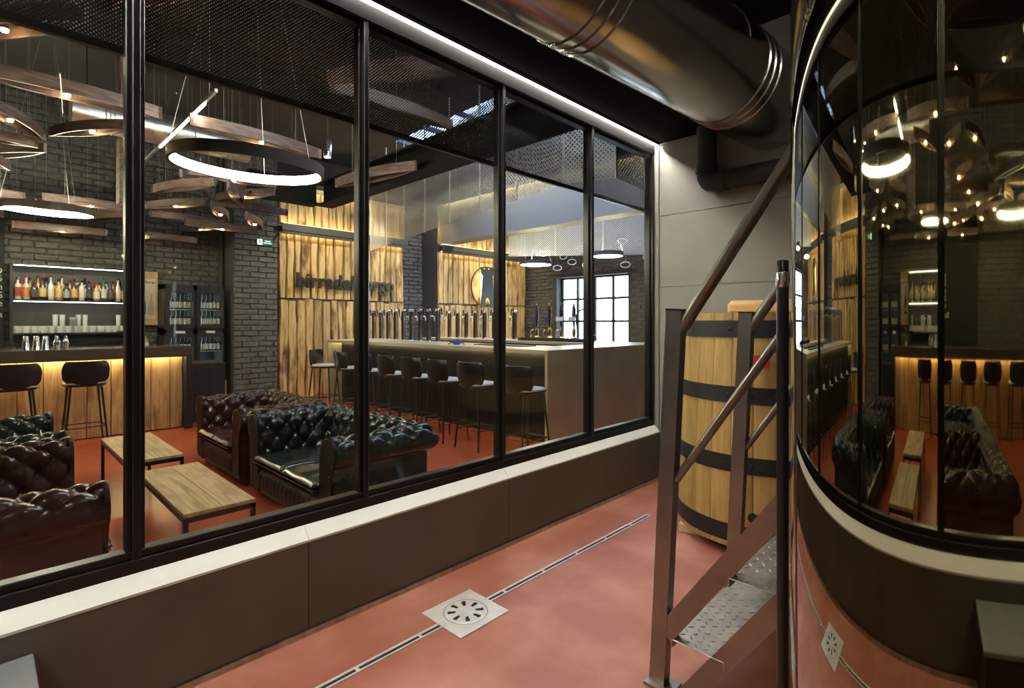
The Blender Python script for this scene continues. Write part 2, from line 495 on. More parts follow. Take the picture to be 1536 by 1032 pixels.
frame_bar(-2.57, -2.485, MU[0], MU[-1] + .03, ZB0, ZB0 + .055)
frame_bar(-2.56, -2.50, MU[0], MU[-1] + .02, ZB0 + .054, ZB0 + .085, 'glazing_bead')
frame_bar(-2.57, -2.485, MU[0], MU[-1] + .03, ZT - .05, ZT)
frame_bar(-2.56, -2.50, MU[0], MU[-1] + .02, ZT - .075, ZT - .049, 'glazing_bead')
for y in MU:
    frame_bar(-2.575, -2.48, y - .014, y + .014, ZB0 + .05, ZT - .045, 'mullion')
    frame_bar(-2.56, -2.505, y - .032, y - .012, ZB0 + .08, ZT - .07, 'glazing_bead')
    frame_bar(-2.56, -2.505, y + .012, y + .032, ZB0 + .08, ZT - .07, 'glazing_bead')
for a, b in zip(MU[:-1], MU[1:]):
    MB().box(XG - .005, XG + .005, a + .02, b - .02, ZB0 + .06, ZT - .055).obj('pane', 'glass_pane', win)
for y0, y1 in zip(MU[:-1], MU[1:]):
    for z in (.55, ):
        for t in (.3, .8):
            MB().lathe([(0, 0), (.006, 0), (.006, .004), (0, .005)], 8).obj('screw', 'stool_leg', win, loc=(-2.486, y0 + (y1 - y0) * t, z), rot=(0, R(90), 0))

# LED line on top of the glazing (lights the sill, the floor and the end wall)
led = thing('led_profile', 'glowing white LED line running along the top of the glass wall', 'light strip', (-2.455, 0, 3.19))
m = MB(); m.box(-.024, .044, -3.66, 4.53, .019, .024); m.box(-.024, -.018, -3.66, 4.53, -.072, .019); m.obj('housing', 'led_housing', led)
MB().box(.0205, .026, -3.66, 4.53, .010, .0185).obj('upper_lip', 'frame_black', led)
MB().box(.0205, .026, -3.66, 4.53, -.014, .0095).obj('opal_lip', 'led_lip', led)
MB().box(-.012, .004, -3.66, 4.53, .011, .0185).obj('diffuser', 'led_strip', led)

# perforated band behind the upper panes
pb = thing('perforated_blind', 'black perforated metal band behind the top of the glass panes', 'blind', (-2.64, 0, 0))
ys = (-3.55, 5.3)
MB().quad((0, ys[0], 2.63), (0, ys[1], 2.63), (0, ys[1], 3.16), (0, ys[0], 3.16)).obj('perforated_sheet', 'mesh_black', pb, uvs=[(ys[0], 0), (ys[1], 0), (ys[1], .53), (ys[0], .53)])
MB().box(-.012, .012, ys[0], ys[1], 2.605, 2.635).obj('bottom_bar', 'frame_black', pb)
MB().box(-.02, .02, ys[0], ys[1], 3.15, 3.19).obj('top_bar', 'frame_black', pb)

# ---- bar room shell
def bricks_mesh(y0, y1, z0, z1, bw=.266, bh=.088, gap=.009, dep=.026, seed=1, skip=None):
    """one joined mesh of uneven bricks in the local XZ plane facing -Y (x along)"""
    rn = random.Random(seed); m = MB(); r = 0; z = z0
    while z < z1 - .02:
        y = y0 - (bw / 2 if r % 2 else 0)
        zz = min(z + bh, z1)
        while y < y1:
            a, b = max(y, y0), min(y + bw + rn.uniform(-.02, .02), y1)
            if b - a > .03 and not (skip and skip(a, b, z, zz)):
                p = dep + rn.uniform(-.012, .012)
                q = lambda: rn.uniform(-.006, .006)
                m.add([(a + q(), 0, z + q()), (b + q(), 0, z + q()), (b + q(), 0, zz + q()), (a + q(), 0, zz + q()),
                       (a + .008 + q(), -p + q(), z + .008 + q()), (b - .008 + q(), -p + q(), z + .008 + q()), (b - .008 + q(), -p + q(), zz - .008 + q()), (a + .008 + q(), -p + q(), zz - .008 + q())],
                      [(4, 5, 6, 7), (0, 1, 5, 4), (1, 2, 6, 5), (2, 3, 7, 6), (3, 0, 4, 7)])
            y += bw + gap
        z += bh + gap; r += 1
    return m


wb = struct('wall_back', MB().box(XB - .2, XB, Y0, YF + .3, 0, ZC + .1), 'mortar_dark', 'dark painted brick back wall of the bar')
# single bricks where they can be picked apart
VAR = []
for i in range(6):
    rn = random.Random(i)
    q = lambda s=.007: rn.uniform(-s, s)
    w, h, d = .266 / 2, .089 / 2, .026
    m = MB()
    m.add([(0, -w + q(), -h + q()), (0, w + q(), -h + q()), (0, w + q(), h + q()), (0, -w + q(), h + q()),
           (d + q(.01), -w + .010 + q(), -h + .010 + q()), (d + q(.01), w - .010 + q(), -h + .010 + q()), (d + q(.01), w - .010 + q(), h - .010 + q()), (d + q(.01), -w + .010 + q(), h - .010 + q())],
          [(4, 5, 6, 7), (0, 1, 5, 4), (1, 2, 6, 5), (2, 3, 7, 6), (3, 0, 4, 7), (3, 2, 1, 0)])
    VAR.append(m.mesh('brick', 'brick_dark'))
bricks_at = []
nb = 0
for r in range(24):
    z = 2.06 + r * .097
    for k in range(12):
        y = .16 + k * .276 + (.138 if r % 2 else 0)
        if y > 3.12: continue
        o = link('brick', VAR[random.randrange(6)], wb, (XB, y, z + .04), (random.uniform(-.025, .025), 0, 0)); nb += 1
in_single = lambda a, b, z0, z1: (.02 < a and b < 3.26 and z0 > 2.0 and z1 < 4.42)
bm = bricks_mesh(Y0, 4.0, 0.0, ZC, seed=4, skip=in_single)
tag(bm.obj('bricks', 'brick_dark', wb, loc=(XB, 0, 0), rot=(0, 0, R(90))), kind='stuff')
tag(bricks_mesh(6.6, 7.85, 0.0, ZC, seed=5).obj('bricks', 'brick_dark', wb, loc=(XB, 0, 0), rot=(0, 0, R(90))), kind='stuff')
# brick pier with the exit sign
pier = struct('wall_pier', MB().box(XB, -9.93, 3.14, 3.90, 0, ZC), 'mortar_dark', 'dark brick pier beside the wooden cladding')
tag(bricks_mesh(3.14, 3.90, 0, ZC, dep=.022, seed=6).obj('bricks', 'brick_dark', pier, loc=(-9.93, 0, 0), rot=(0, 0, R(90))), kind='stuff')
pp = thing('drain_pipe', 'dark vertical pipe running down the brick wall beside the pier', 'pipe', (-10.42, 3.082, 0))
MB().lathe([(.042, 0), (.042, ZC)], 12).obj('pipe', 'plaster_dark', pp, smooth=True)
for z in (.9, 2.2, 3.5): MB().lathe([(.042, z), (.048, z), (.048, z + .05), (.042, z + .05)], 12).obj('clip', 'frame_black', pp)
struct('wall_near', MB().box(XB, -2.5, Y0 - .15, Y0, 0, ZC + .1), 'plaster_dark')
# far wall with the window recess
WX0, WX1, WZ0, WZ1 = -8.96, -6.72, .95, 2.72
fw_ = MB()
fw_.box(XB - .2, WX0, YF, YF + .35, 0, ZC + .1); fw_.box(WX1, -2.46, YF, YF + .35, 0, ZC + .1)
fw_.box(WX0, WX1, YF, YF + .35, 0, WZ0); fw_.box(WX0, WX1, YF, YF + .35, WZ1, ZC + .1)
wf = struct('wall_far', fw_, 'mortar_dark', 'dark brick far wall around the window')
sk = lambda a, b, z0, z1: (b > WX0 - .02 and a < WX1 + .02 and z1 > WZ0 - .02 and z0 < WZ1 + .02)
tag(bricks_mesh(XB, -2.5, 0, ZC, dep=.022, seed=8, skip=sk).obj('bricks', 'brick_dark', wf, loc=(0, YF, 0)), kind='stuff')
w2 = thing('window_2', None, None); w2['kind'] = 'structure'; w2['label'] = 'bright daylight window with black glazing bars'
MB().box(WX0, WX1, YF + .20, YF + .26, WZ0, WZ0 + .05).obj('frame_rail', 'frame_black', w2)
MB().box(WX0, WX1, YF + .20, YF + .26, WZ1 - .05, WZ1).obj('frame_rail', 'frame_black', w2)
for i in range(5):
    x = WX0 + (WX1 - WX0) * i / 4; hw = .04 if i in (0, 4) else .032
    x = min(max(x, WX0 + .03), WX1 - .03)
    MB().box(x - hw, x + hw, YF + .20, YF + .26, WZ0 + .05, WZ1 - .05).obj('glazing_bar', 'frame_black', w2)
for i in (1, 2):
    z = WZ0 + (WZ1 - WZ0) * i / 3
    MB().box(WX0 + .03, WX1 - .03, YF + .21, YF + .25, z - .028, z + .028).obj('glazing_bar', 'frame_black', w2)
for i in range(4):
    for j in range(3):
        xa = WX0 + (WX1 - WX0) * i / 4; za = WZ0 + (WZ1 - WZ0) * j / 3
        MB().box(xa + .02, xa + .54, YF + .226, YF + .234, za + .02, za + .57).obj('pane', 'glass_window', w2)

# ceiling with a skylight over the island bar
SX0, SX1, SY0, SY1 = -8.5, -3.9, 5.5, 7.6
cl = MB()
cl.box(XB - .2, SX0, Y0 - .1, YF + .35, ZC, ZC + .12); cl.box(SX1, -2.4, Y0 - .1, YF + .35, ZC, ZC + .12)
cl.box(SX0, SX1, Y0 - .1, SY0, ZC, ZC + .12); cl.box(SX0, SX1, SY1, YF + .35, ZC, ZC + .12)
struct('ceiling_bar', cl, 'ceiling_lounge')
w3 = thing('window_3', None, None); w3['kind'] = 'structure'; w3['label'] = 'skylight over the island bar'
for i in range(6):
    x = SX0 + (SX1 - SX0) * i / 5
    MB().box(x - .025, x + .025, SY0, SY1, ZC + .02, ZC + .10).obj('glazing_bar', 'frame_black', w3)
for i in range(5):
    x = SX0 + (SX1 - SX0) * i / 5
    MB().box(x + .02, x + .9, SY0, SY1, ZC + .055, ZC + .062).obj('pane', 'glass_skylight', w3)
# black steel beams round the lounge ceiling
def beam(name, a, b, w, h, lab):
    t = MB()
    d = (Vector(b) - Vector(a)).normalized(); sd = Vector((-d.y, d.x, 0)) * w / 2
    t.bar(a, b, .02, h); t.bar(Vector(a) + Vector((0, 0, -h / 2)), Vector(b) + Vector((0, 0, -h / 2)), w, .025); t.bar(Vector(a) + Vector((0, 0, h / 2)), Vector(b) + Vector((0, 0, h / 2)), w, .025)
    o = t.obj(name, 'beam_black'); o['kind'] = 'structure'; o['label'] = lab
    return o


beam('trim_1', (-7.7, 3.74, 3.47), (-2.7, 3.74, 3.47), .26, .32, 'black steel beam crossing above the bar stools')
beam('trim_2', (-7.7, 3.61, 3.47), (-7.7, 2.6, 3.47), .26, .32, 'short black steel beam joining the cross beam')
# bulkhead over the back of the bar, with its cove light
bh = struct('wall_bulkhead', MB().box(-9.9, -2.75, 7.75, 8.1, 3.40, 4.33), 'plaster_brown', 'pale brown bulkhead above the back of the bar')
struct('trim_3', MB().box(-10.55, -9.80, 3.95, 7.64, 4.22, 4.28), 'plaster_brown', 'light cove ledge above the wooden cladding')
cv = thing('cove_light', 'warm LED profile along the top edge of the bulkhead', 'light strip', (0, 7.70, 4.34))
m = MB(); m.box(-9.75, -2.8, -.05, .049, .016, .024); m.box(-9.75, -2.8, -.05, -.044, -.03, .016); m.obj('housing', 'lamp_body', cv)
MB().box(-9.75, -2.8, -.01, .015, .004, .0155).obj('diffuser', 'led_cove', cv)
cv = thing('cove_light', 'warm LED profile under the ledge above the long wooden cladding', 'light strip', (-9.84, 0, 4.20))
m = MB(); m.box(-.05, .04, 4.0, 7.6, .012, .0195); m.box(.034, .04, 4.0, 7.6, -.04, .012); m.obj('housing', 'lamp_body', cv)
MB().box(-.02, .01, 4.0, 7.6, .0, .0115).obj('diffuser', 'led_cove', cv)

# ---- wooden cladding of live-edge planks on the back wall
def plank_mesh(w, h, th, seed, amp=.010):
    rn = random.Random(seed); n = 12
    ph = [rn.uniform(0, 6.28) for _ in range(6)]
    L_ = []; R_ = []
    for i in range(n + 1):
        z = h * i / n
        wl = amp * (math.sin(z * 3.1 + ph[0]) + .6 * math.sin(z * 7.3 + ph[1]) + .3 * math.sin(z * 17 + ph[4]))
        wr = amp * (math.sin(z * 2.7 + ph[2]) + .6 * math.sin(z * 8.1 + ph[3]) + .3 * math.sin(z * 15 + ph[5]))
        L_.append((-w / 2 + .013 + wl, z)); R_.append((w / 2 - .013 + wr, z))
    m = MB(); vs = []; fs = []
    for i in range(n + 1):
        yl, z = L_[i]; yr, _ = R_[i]
        vs += [(0, yl - .008, z), (th, yl + .008, z), (th + .004, (yl + yr) / 2, z), (th, yr - .008, z), (0, yr + .008, z)]
    for i in range(n):
        a = i * 5; b = a + 5
        for k in range(4): fs.append((a + k, a + k + 1, b + k + 1, b + k))
    fs.append((0, 4, 3, 2, 1)); fs.append((n * 5, n * 5 + 1, n * 5 + 2, n * 5 + 3, n * 5 + 4))
    return m.add(vs, fs)


def cladding(name, y0, y1, label, seed):
    rn = random.Random(seed)
    root = struct(name, MB().box(XB + .001, -9.96, y0, y1, 0, 4.15), 'print_dark', label)
    for (za, zb) in ((.02, 1.965), (1.975, 3.19), (3.40, 4.05)):
        y = y0
        while y < y1 - .02:
            w = rn.uniform(.135, .215)
            if y + w > y1 - .09: w = y1 - y
            zz = zb - (rn.uniform(0, .05) if zb < 2 else 0)
            plank_mesh(w, zz - za, .03 + rn.uniform(0, .028), rn.randrange(9999)).obj('plank', 'wood_clad', root, smooth=30, loc=(-9.96, y + w / 2, za))
            y += w
    return root


cladding('wall_cladding', 3.93, 6.71, 'live-edge wooden plank cladding carrying the big lettering', 11)
cladding('wall_cladding_emblem', 7.69, 10.78, 'live-edge wooden plank cladding carrying the tower emblem', 12)
for a, b, lab in ((3.93, 6.71, 'dark steel light ledge across the long wooden cladding'), (7.69, 10.78, 'dark steel light ledge across the emblem cladding')):
    t = thing('light_ledge', lab, 'light strip', (-9.86, 0, 3.22))
    m = MB(); m.box(-.05, .09, a, b, 0, .015); m.box(.078, .09, a, b, -.045, .14); m.box(-.05, .09, a, b, .14, .15)
    m.obj('channel', 'shelf_dark', t)
    MB().box(-.02, .02, a + .05, b - .05, .151, .165).obj('diffuser', 'led_ledge', t)
    MB().box(-.02, .02, a + .05, b - .05, -.014, -.001).obj('diffuser', 'led_ledge', t)

# lettering on the cladding
lt = text_mesh('wall_lettering', 'birradelborgo', .40, .018, 'letter_black', .008)
lo = link('wall_lettering', lt, None, (-9.86, 4.22, 2.19), (R(90), 0, R(90)))
xs = [v.co.x for v in lt.vertices]; k = 2.16 / (max(xs) - min(xs))
for v in lt.vertices: v.co.x *= k
tag(lo, 'black lettering mounted on the long wooden plank cladding', 'lettering')
# tower emblem in a ring
em = thing('wall_emblem', 'dark tower emblem inside a thin ring on lit wooden cladding', 'emblem', (-9.86, 9.22, 2.42))
ring_pts = []
for k in range(49):
    an = R(-62) + R(304) * k / 48
    ring_pts.append((0, .53 * math.cos(an), .53 * math.sin(an)))
ring_pts = [(0, .53 * math.sin(t), .53 * math.cos(t)) for t in [R(-148) + R(296) * k / 48 for k in range(49)]]
MB().tube(ring_pts, .020, 8).obj('ring', 'emblem_green', em, smooth=True)
tw = [(-.24, -.53), (-.17, .30), (-.23, .36), (-.23, .52), (-.15, .52), (-.15, .46), (-.08, .46), (-.08, .54), (.0, .54), (.0, .46), (.07, .46), (.07, .53), (.14, .53), (.14, .46), (.17, .46), (.17, .52), (.23, .52), (.23, .36), (.17, .30), (.24, -.53),
      (.085, -.53), (.085, -.36), (.06, -.30), (0, -.27), (-.06, -.30), (-.085, -.36), (-.085, -.53)]
m = MB(); n = len(tw)
m.add([(.03, y, z) for y, z in tw] + [(.055, y, z) for y, z in tw], [tuple(range(n)), tuple(range(n, 2 * n))[::-1]] + [(i, n + i, n + (i + 1) % n, (i + 1) % n) for i in range(n)])
m.obj('tower', 'emblem_green', em)
MB().box(.005, .018, -.16, .16, -.24, .40).obj('backlight', 'halo_glow', em)

# ================================================================== CORRIDOR THINGS
# drain channel with square gully plate
dr = thing('floor_drain', 'white steel slot drain with square gully plate set in the red floor', 'drain', (-2.03, 1.75, 0))
pl = MB()
for xa, xb in ((-.155, -.10), (.10, .155)): pass
MB().bbox(-.155, .155, -.165, .165, .0005, .006, .002).obj('gully_plate', 'drain_steel', dr)
MB().lathe([(0, .0085), (.105, .0085), (.112, .006)], 36).obj('cover_disc', 'drain_steel', dr)
MB().lathe([(.112, .0063), (.116, .0063)], 36).obj('disc_joint', 'grout', dr)
for k in range(8):
    an = k * PI / 4 + .2
    c, s_ = math.cos(an), math.sin(an)
    pts = [(.052, -.007), (.090, -.012), (.095, 0), (.090, .012), (.052, .007)]
    MB().prism([(c * p - s_ * q, s_ * p + c * q) for p, q in pts], .0086, .0092).obj('slot', 'slot_black', dr)
for a, b in ((-5.0, -.165), (.165, 1.87)):
    MB().box(-.022, -.008, a, b, .0005, .005).obj('channel_edge', 'drain_steel', dr)
    MB().box(.010, .020, a, b, .0005, .005).obj('channel_edge', 'drain_steel', dr)
    MB().box(-.008, .010, a, b, .0004, .0012).obj('channel_slot', 'slot_black', dr)
    y = b - .12 if a < 0 else a + .12
    while a < y < b:
        MB().box(-.008, .010, y - .008, y + .008, .0012, .005).obj('bridge', 'drain_steel', dr)
        y += -.33 if a < 0 else .33
MB().box(-.022, .020, 1.87, 1.882, .0005, .005).obj('channel_edge', 'drain_steel', dr)

# grey box at the foot of the low wall
bx = thing('equipment_box', 'low grey-topped equipment box against the brown tiled wall', 'box', (-2.2, -.30, 0))
MB().bbox(-.225, .2, -.42, .42, .02, .335, .006).obj('body', 'cabinet_black', bx)
MB().bbox(-.228, .21, -.43, .43, .336, .36, .004).obj('lid', 'box_grey', bx)
for sx in (-.18, .16):
    for sy in (-.36, .36): MB().box(sx - .02, sx + .02, sy - .02, sy + .02, 0, .02).obj('foot', 'plastic_black', bx)

# big steel duct
DD = Vector((math.sin(R(6.4)), math.cos(R(6.4)), -.03)).normalized()
P0 = Vector((-1.89, .27, 3.40)) - DD * 1.75
du = thing('ventilation_duct', 'large shiny round steel ventilation duct under the corridor ceiling', 'duct', P0)
ln = (YE - P0.y) / DD.y
RD = .345
m = MB(); m.tube([tuple(DD * t) for t in np.linspace(0, ln, 16)], RD, 48, cap=False); m.obj('pipe', 'duct_steel', du, smooth=True)
def duct_ring(t, r0, w, parent, mt='duct_steel'):
    MB().tube([tuple(DD * (t - w)), tuple(DD * (t - w * .5)), tuple(DD * (t + w * .5)), tuple(DD * (t + w))], [RD + .0005, r0, r0, RD + .0005], 48, cap=False).obj('seam_ring', mt, parent, smooth=True)
for y in (2.18, 2.26, 2.34, 3.72, 3.80, 3.88, .6, .68): duct_ring((y - P0.y) / DD.y, RD + .010, .010, du)
a = Vector((-1, 0, -1)).normalized()
MB().tube([tuple(DD * t + Vector((-.72, 0, -.70)) * (RD)) for t in np.linspace(0, ln, 8)], .004, 6).obj('seam', 'duct_steel', du)
for t in np.linspace(.2, ln - .4, 22): MB().lathe([(0, .004), (.006, .003), (.006, 0)], 8).obj('rivet', 'slot_black', du, loc=tuple(DD * t + Vector((-.69, 0, -.735)) * RD), rot=(R(180), R(45), 0))
for t in (.6, 2.6, 4.9):
    p = DD * t
    hb = MB(); hb.tube([tuple(p + Vector((math.cos(x), 0, math.sin(x))) * (RD + .006)) for x in np.linspace(0, PI, 13)], .008, 6)
    hb.tube([tuple(p + Vector((0, 0, RD))), tuple(Vector((p.x, p.y, 3.999 - P0.z)))], .006, 6)
    hb.obj('hanger', 'frame_black', du)

# black elbow pipe on the end wall
bp_ = thing('black_pipe', 'matt black service pipe with an elbow on the grey end wall', 'pipe', (-1.92, 4.43, 0))
pts = [(0, 0, 3.213), (0, 0, 2.80)] + [(.06 - .06 * math.cos(t), 0, 2.80 - .06 * math.sin(t) - .02 * math.sin(t)) for t in np.linspace(.2, PI / 2, 5)] + [(.2, 0, 2.72), (4.3, 0, 2.72)]
MB().tube(pts, .084, 16).obj('pipe', 'pipe_black', bp_, smooth=50)
MB().tube([(0, 0, 2.88), (0, 0, 2.81)], .094, 16).obj('coupling', 'pipe_black', bp_, smooth=50)
MB().tube([(.09, 0, 2.72), (.18, 0, 2.72)], .094, 16).obj('coupling', 'pipe_black', bp_, smooth=50)
for x in (1.0, 2.6): MB().box(x, x + .03, .05, .119, 2.70, 2.74).obj('bracket', 'frame_black', bp_)

# ------------- steel stairs
st = thing('steel_stairs', 'steep steel stairs with round handrails and diamond plate treads', 'stairs', (-1.0, 1.94, 0))
SL = 1.42
def sp(x, z): return (x + 1.0, z)
YN, YFa = .03, .805
for yy, nm in ((YN, 'n'), (YFa, 'f')):
    # post: slightly raked
    MB().bar((-.055, yy, 0.012), (.022, yy, 1.55), .05, .066, up=(1, 0, 0)).obj('post', 'steel_stair', st)
    MB().bar((.0215, yy, 1.549), (.0218, yy, 1.556), .052, .072, up=(1, 0, 0)).obj('post_cap', 'frame_black', st)
    MB().box(-.10, .02, yy - .05, yy + .05, 0, .012).obj('base_plate', 'steel_stair', st)
    # upper and lower stringer bars
    MB().bar((-.02, yy, .228), (1.30, yy, .228 + 1.32 * SL), .045, .072).obj('stringer', 'steel_stair', st)
    MB().bar((.07, yy, .012), (1.46, yy, .012 + 1.39 * SL), .045, .072).obj('stringer', 'steel_stair', st)
    MB().tube([(.035, yy, 1.47), (.06, yy, 1.50), (1.25, yy, 1.50 + 1.19 * SL * 1.06)], .0255, 14).obj('handrail', 'steel_stair', st, smooth=True)
    MB().tube([(.02, yy, .862), (1.25, yy, .862 + 1.23 * SL * 1.06)], .0165, 12).obj('mid_rail', 'steel_stair', st, smooth=True)
lz = MB()
for i in range(5):
    pass
def lozenges(x0, x1, y0, y1, z):
    m = MB(); pit = .036
    nx = int((x1 - x0 - .02) / pit); ny = int((y1 - y0 - .02) / pit)
    for a in range(nx):
        for b in range(ny):
            cx, cy = x0 + .024 + a * pit, y0 + .024 + b * pit
            if (a + b) % 2: dx, dy = .014, .004
            else: dx, dy = .004, .014
            ca = .75; sa = .66
            pts = [(-dx, 0), (0, -dy), (dx, 0), (0, dy)]
            pp_ = [(cx + ca * p - sa * q, cy + sa * p + ca * q) for p, q in pts]
            m.add([(p, q, z) for p, q in pp_] + [(cx + (p - cx) * .45, cy + (q - cy) * .45, z + .0035) for p, q in pp_],
                  [(4, 5, 6, 7), (0, 1, 5, 4), (1, 2, 6, 5), (2, 3, 7, 6), (3, 0, 4, 7)])
    return m
for i in range(6):
    z = .222 + .325 * i; x0 = .008 + .229 * i; x1 = x0 + .215
    m = MB(); m.bbox(x0, x1, .006, .829, z - .006, z, .0015); m.box(x0, x0 + .006, .006, .829, z - .035, z - .006); m.box(x1 - .006, x1, .006, .829, z - .035, z - .006)
    t = m.obj('tread', 'steel_tread', st)
    tag(lozenges(x0, x1, .006, .829, z).obj('tread_pattern', 'steel_tread', t), kind='stuff')
m = MB(); m.box(1.38, 2.4, 0, .835, 2.12, 2.17); m.obj('landing', 'steel_tread', st)
for x in (1.45, 2.35):
    for y in (.03, .80): MB().box(x - .025, x + .025, y - .025, y + .025, 0, 2.12).obj('landing_leg', 'steel_stair', st)

# ------------- oak vat
bc = (-1.30, 3.92)
vt = thing('oak_vat', 'tall tapered oak vat bound with black iron hoops', 'barrel', (bc[0], bc[1], 0))
NST = 26
def vr(z): return .572 - .055 * (z / 1.55) + .012 * math.sin(PI * z / 1.55)
svar = []
for k in range(3):
    m = MB(); vs = []; fs = []; hw = PI / NST - .0022; nz = 7
    for j in range(nz + 1):
        z = .065 + (1.565 - .065) * j / nz; r = vr(z)
        for an in (-hw, -hw * .85, 0, hw * .85, hw):
            rr = r - (.004 if abs(an) == hw else 0)
            vs.append((rr * math.cos(an), rr * math.sin(an), z))
        vs.append(((r - .05) * math.cos(hw), (r - .05) * math.sin(hw), z)); vs.append(((r - .05) * math.cos(hw), -(r - .05) * math.sin(hw), z))
    for j in range(nz):
        a_ = j * 7; b_ = a_ + 7
        for q in range(7): fs.append((a_ + q, a_ + (q + 1) % 7, b_ + (q + 1) % 7, b_ + q))
    fs.append(tuple(range(7))[::-1]); fs.append(tuple(nz * 7 + q for q in range(7)))
    svar.append(m.add(vs, fs).mesh('stave', 'wood_oak', 50))
for k in range(NST): link('stave', svar[k % 3], vt, (0, 0, 0), (0, 0, 2 * PI * k / NST))
for (za, zb) in ((1.405, 1.515), (.985, 1.09), (.545, .65), (.10, .21)):
    m = MB(); m.lathe([(vr(za) - .002, za), (vr(za) + .006, za), (vr(zb) + .006, zb), (vr(zb) - .002, zb)], 64)
    h_ = m.obj('hoop', 'hoop_black', vt, smooth=60)
    for an in (R(-92), R(-77), R(-63), R(-48)):
        zc = (za + zb) / 2; r = vr(zc) + .006
        MB().lathe([(.012, 0), (.010, .006), (0, .009)], 10).obj('rivet', 'hoop_black', h_, smooth=True, loc=(r * math.cos(an), r * math.sin(an), zc), rot=(0, R(90), an))
MB().lathe([(0, 1.52), (.50, 1.52), (.50, 1.55), (0, 1.551)], 40).obj('head', 'wood_lid', vt)
MB().lathe([(0, .12), (.5, .12), (.5, .15), (0, .15)], 30).obj('bottom_head', 'wood_lid', vt)
m = MB(); m.bbox(-.20, .42, -.13, .13, 1.551, 1.66, .03); m.obj('hatch_board', 'wood_lid', vt)
an = R(-96)
m = MB(); m.lathe([(0, 0), (.032, 0), (.032, .005), (0, .005)], 20); m.obj('bung_hole', 'slot_black', vt, loc=((vr(.29) - .002) * math.cos(R(-76)), (vr(.29) - .002) * math.sin(R(-76)), .275), rot=(0, R(90), R(-76)))
m = MB(); m.lathe([(0, 0), (.062, 0), (.062, .003), (0, .003)], 28)
o = m.obj('sticker', 'sticker_red', vt, loc=((vr(1.24) + .001) * math.cos(R(-73)), (vr(1.24) + .001) * math.sin(R(-73)), 1.25), rot=(0, R(90), R(-73))); o.scale = (.72, 1, 1)
for i, (dx, dy, rz) in enumerate(((-.30, -.36, .2), (.30, -.36, -.2), (0, .42, 0))):
    o = MB().bbox(-.13, .13, -.045, .045, 0, .064, .004).obj('support_block', 'pine_block')
    o.location = (bc[0] + dx, bc[1] + dy, 0); o.rotation_euler = (0, 0, rz)
    tag(o, 'pale pine block wedged under the oak vat', 'wood block', 'pine blocks under the oak vat')
# ------------- mirror-polished tank
TC = (.372, .89); TR = .60
tk = thing('polished_tank', 'tall round tank with a dark mirror-polished wall', 'tank', (TC[0], TC[1], 0))
MB().lathe([(TR, .42), (TR, 3.35)], 256).obj('body', 'tank_mirror', tk, smooth='all')
MB().lathe([(TR, 3.35), (TR * .97, 3.46), (TR * .8, 3.56), (TR * .5, 3.63), (.12, 3.66), (.12, 3.74), (0, 3.74)], 96).obj('dome', 'tank_mirror', tk, smooth=True)
MB().lathe([(TR, .42), (TR * .9, .34), (TR * .4, .22), (.05, .18), (.05, .12), (0, .12)], 96).obj('cone', 'tank_steel', tk, smooth=True)
for k in range(4):
    a_ = PI / 4 + k * PI / 2
    MB().lathe([(.035, 0), (.035, .40)], 14, c=(.47 * math.cos(a_), .47 * math.sin(a_), 0)).obj('leg', 'tank_steel', tk, smooth=True)
# slim pole beside the tank
pa = math.radians(44.1) - math.atan((1174 - 768) / 774.0)
pd = 1.62
po = thing('slim_pole', 'slim black pole with a chrome collar between stairs and tank', 'pole', (-math.sin(pa) * pd, math.cos(pa) * pd, 0))
dep_ = pd * math.cos(math.atan((1174 - 768) / 774.0))
zt = 1.5 + (484 - 390) / 774.0 * dep_
MB().lathe([(0, 0), (.06, 0), (.06, .008), (.0155, .014), (.0155, zt - .075)], 16).obj('shaft', 'plastic_black', po, smooth=50)
MB().lathe([(.016, zt - .076), (.017, zt - .074), (.017, zt - .036), (.016, zt - .034)], 16).obj('collar', 'chrome', po, smooth=50)
MB().lathe([(.0155, zt - .036), (.0155, zt - .003), (.012, zt), (0, zt)], 16).obj('cap', 'plastic_black', po, smooth=50)

# unseen corridor tube lamps, added to brighten floor, walls and duct
for x, y, hl, mt_, lab in ((.3, -1.7, .7, 'added_lamp_glow', 'added long tube lamp, unseen on the corridor ceiling near the equipment box'), (-.55, 2.1, .4, 'added_lamp_small', 'added short tube lamp, unseen on the corridor ceiling between duct and stairs')):
    t = thing('added_tube_lamp', lab, 'added ceiling lamp', (x, y, 3.9))
    MB().bbox(-.06, .06, -hl, hl, .03, .099, .008).obj('housing', 'lamp_body', t)
    MB().tube([(0, -hl + .02, .0), (0, hl - .02, .0)], .022, 10).obj('tube', mt_, t, smooth=True)
    for yy in (-hl + .01, hl - .03): MB().box(-.03, .03, yy, yy + .02, -.03, .035).obj('end_cap', 'plastic_black', t)

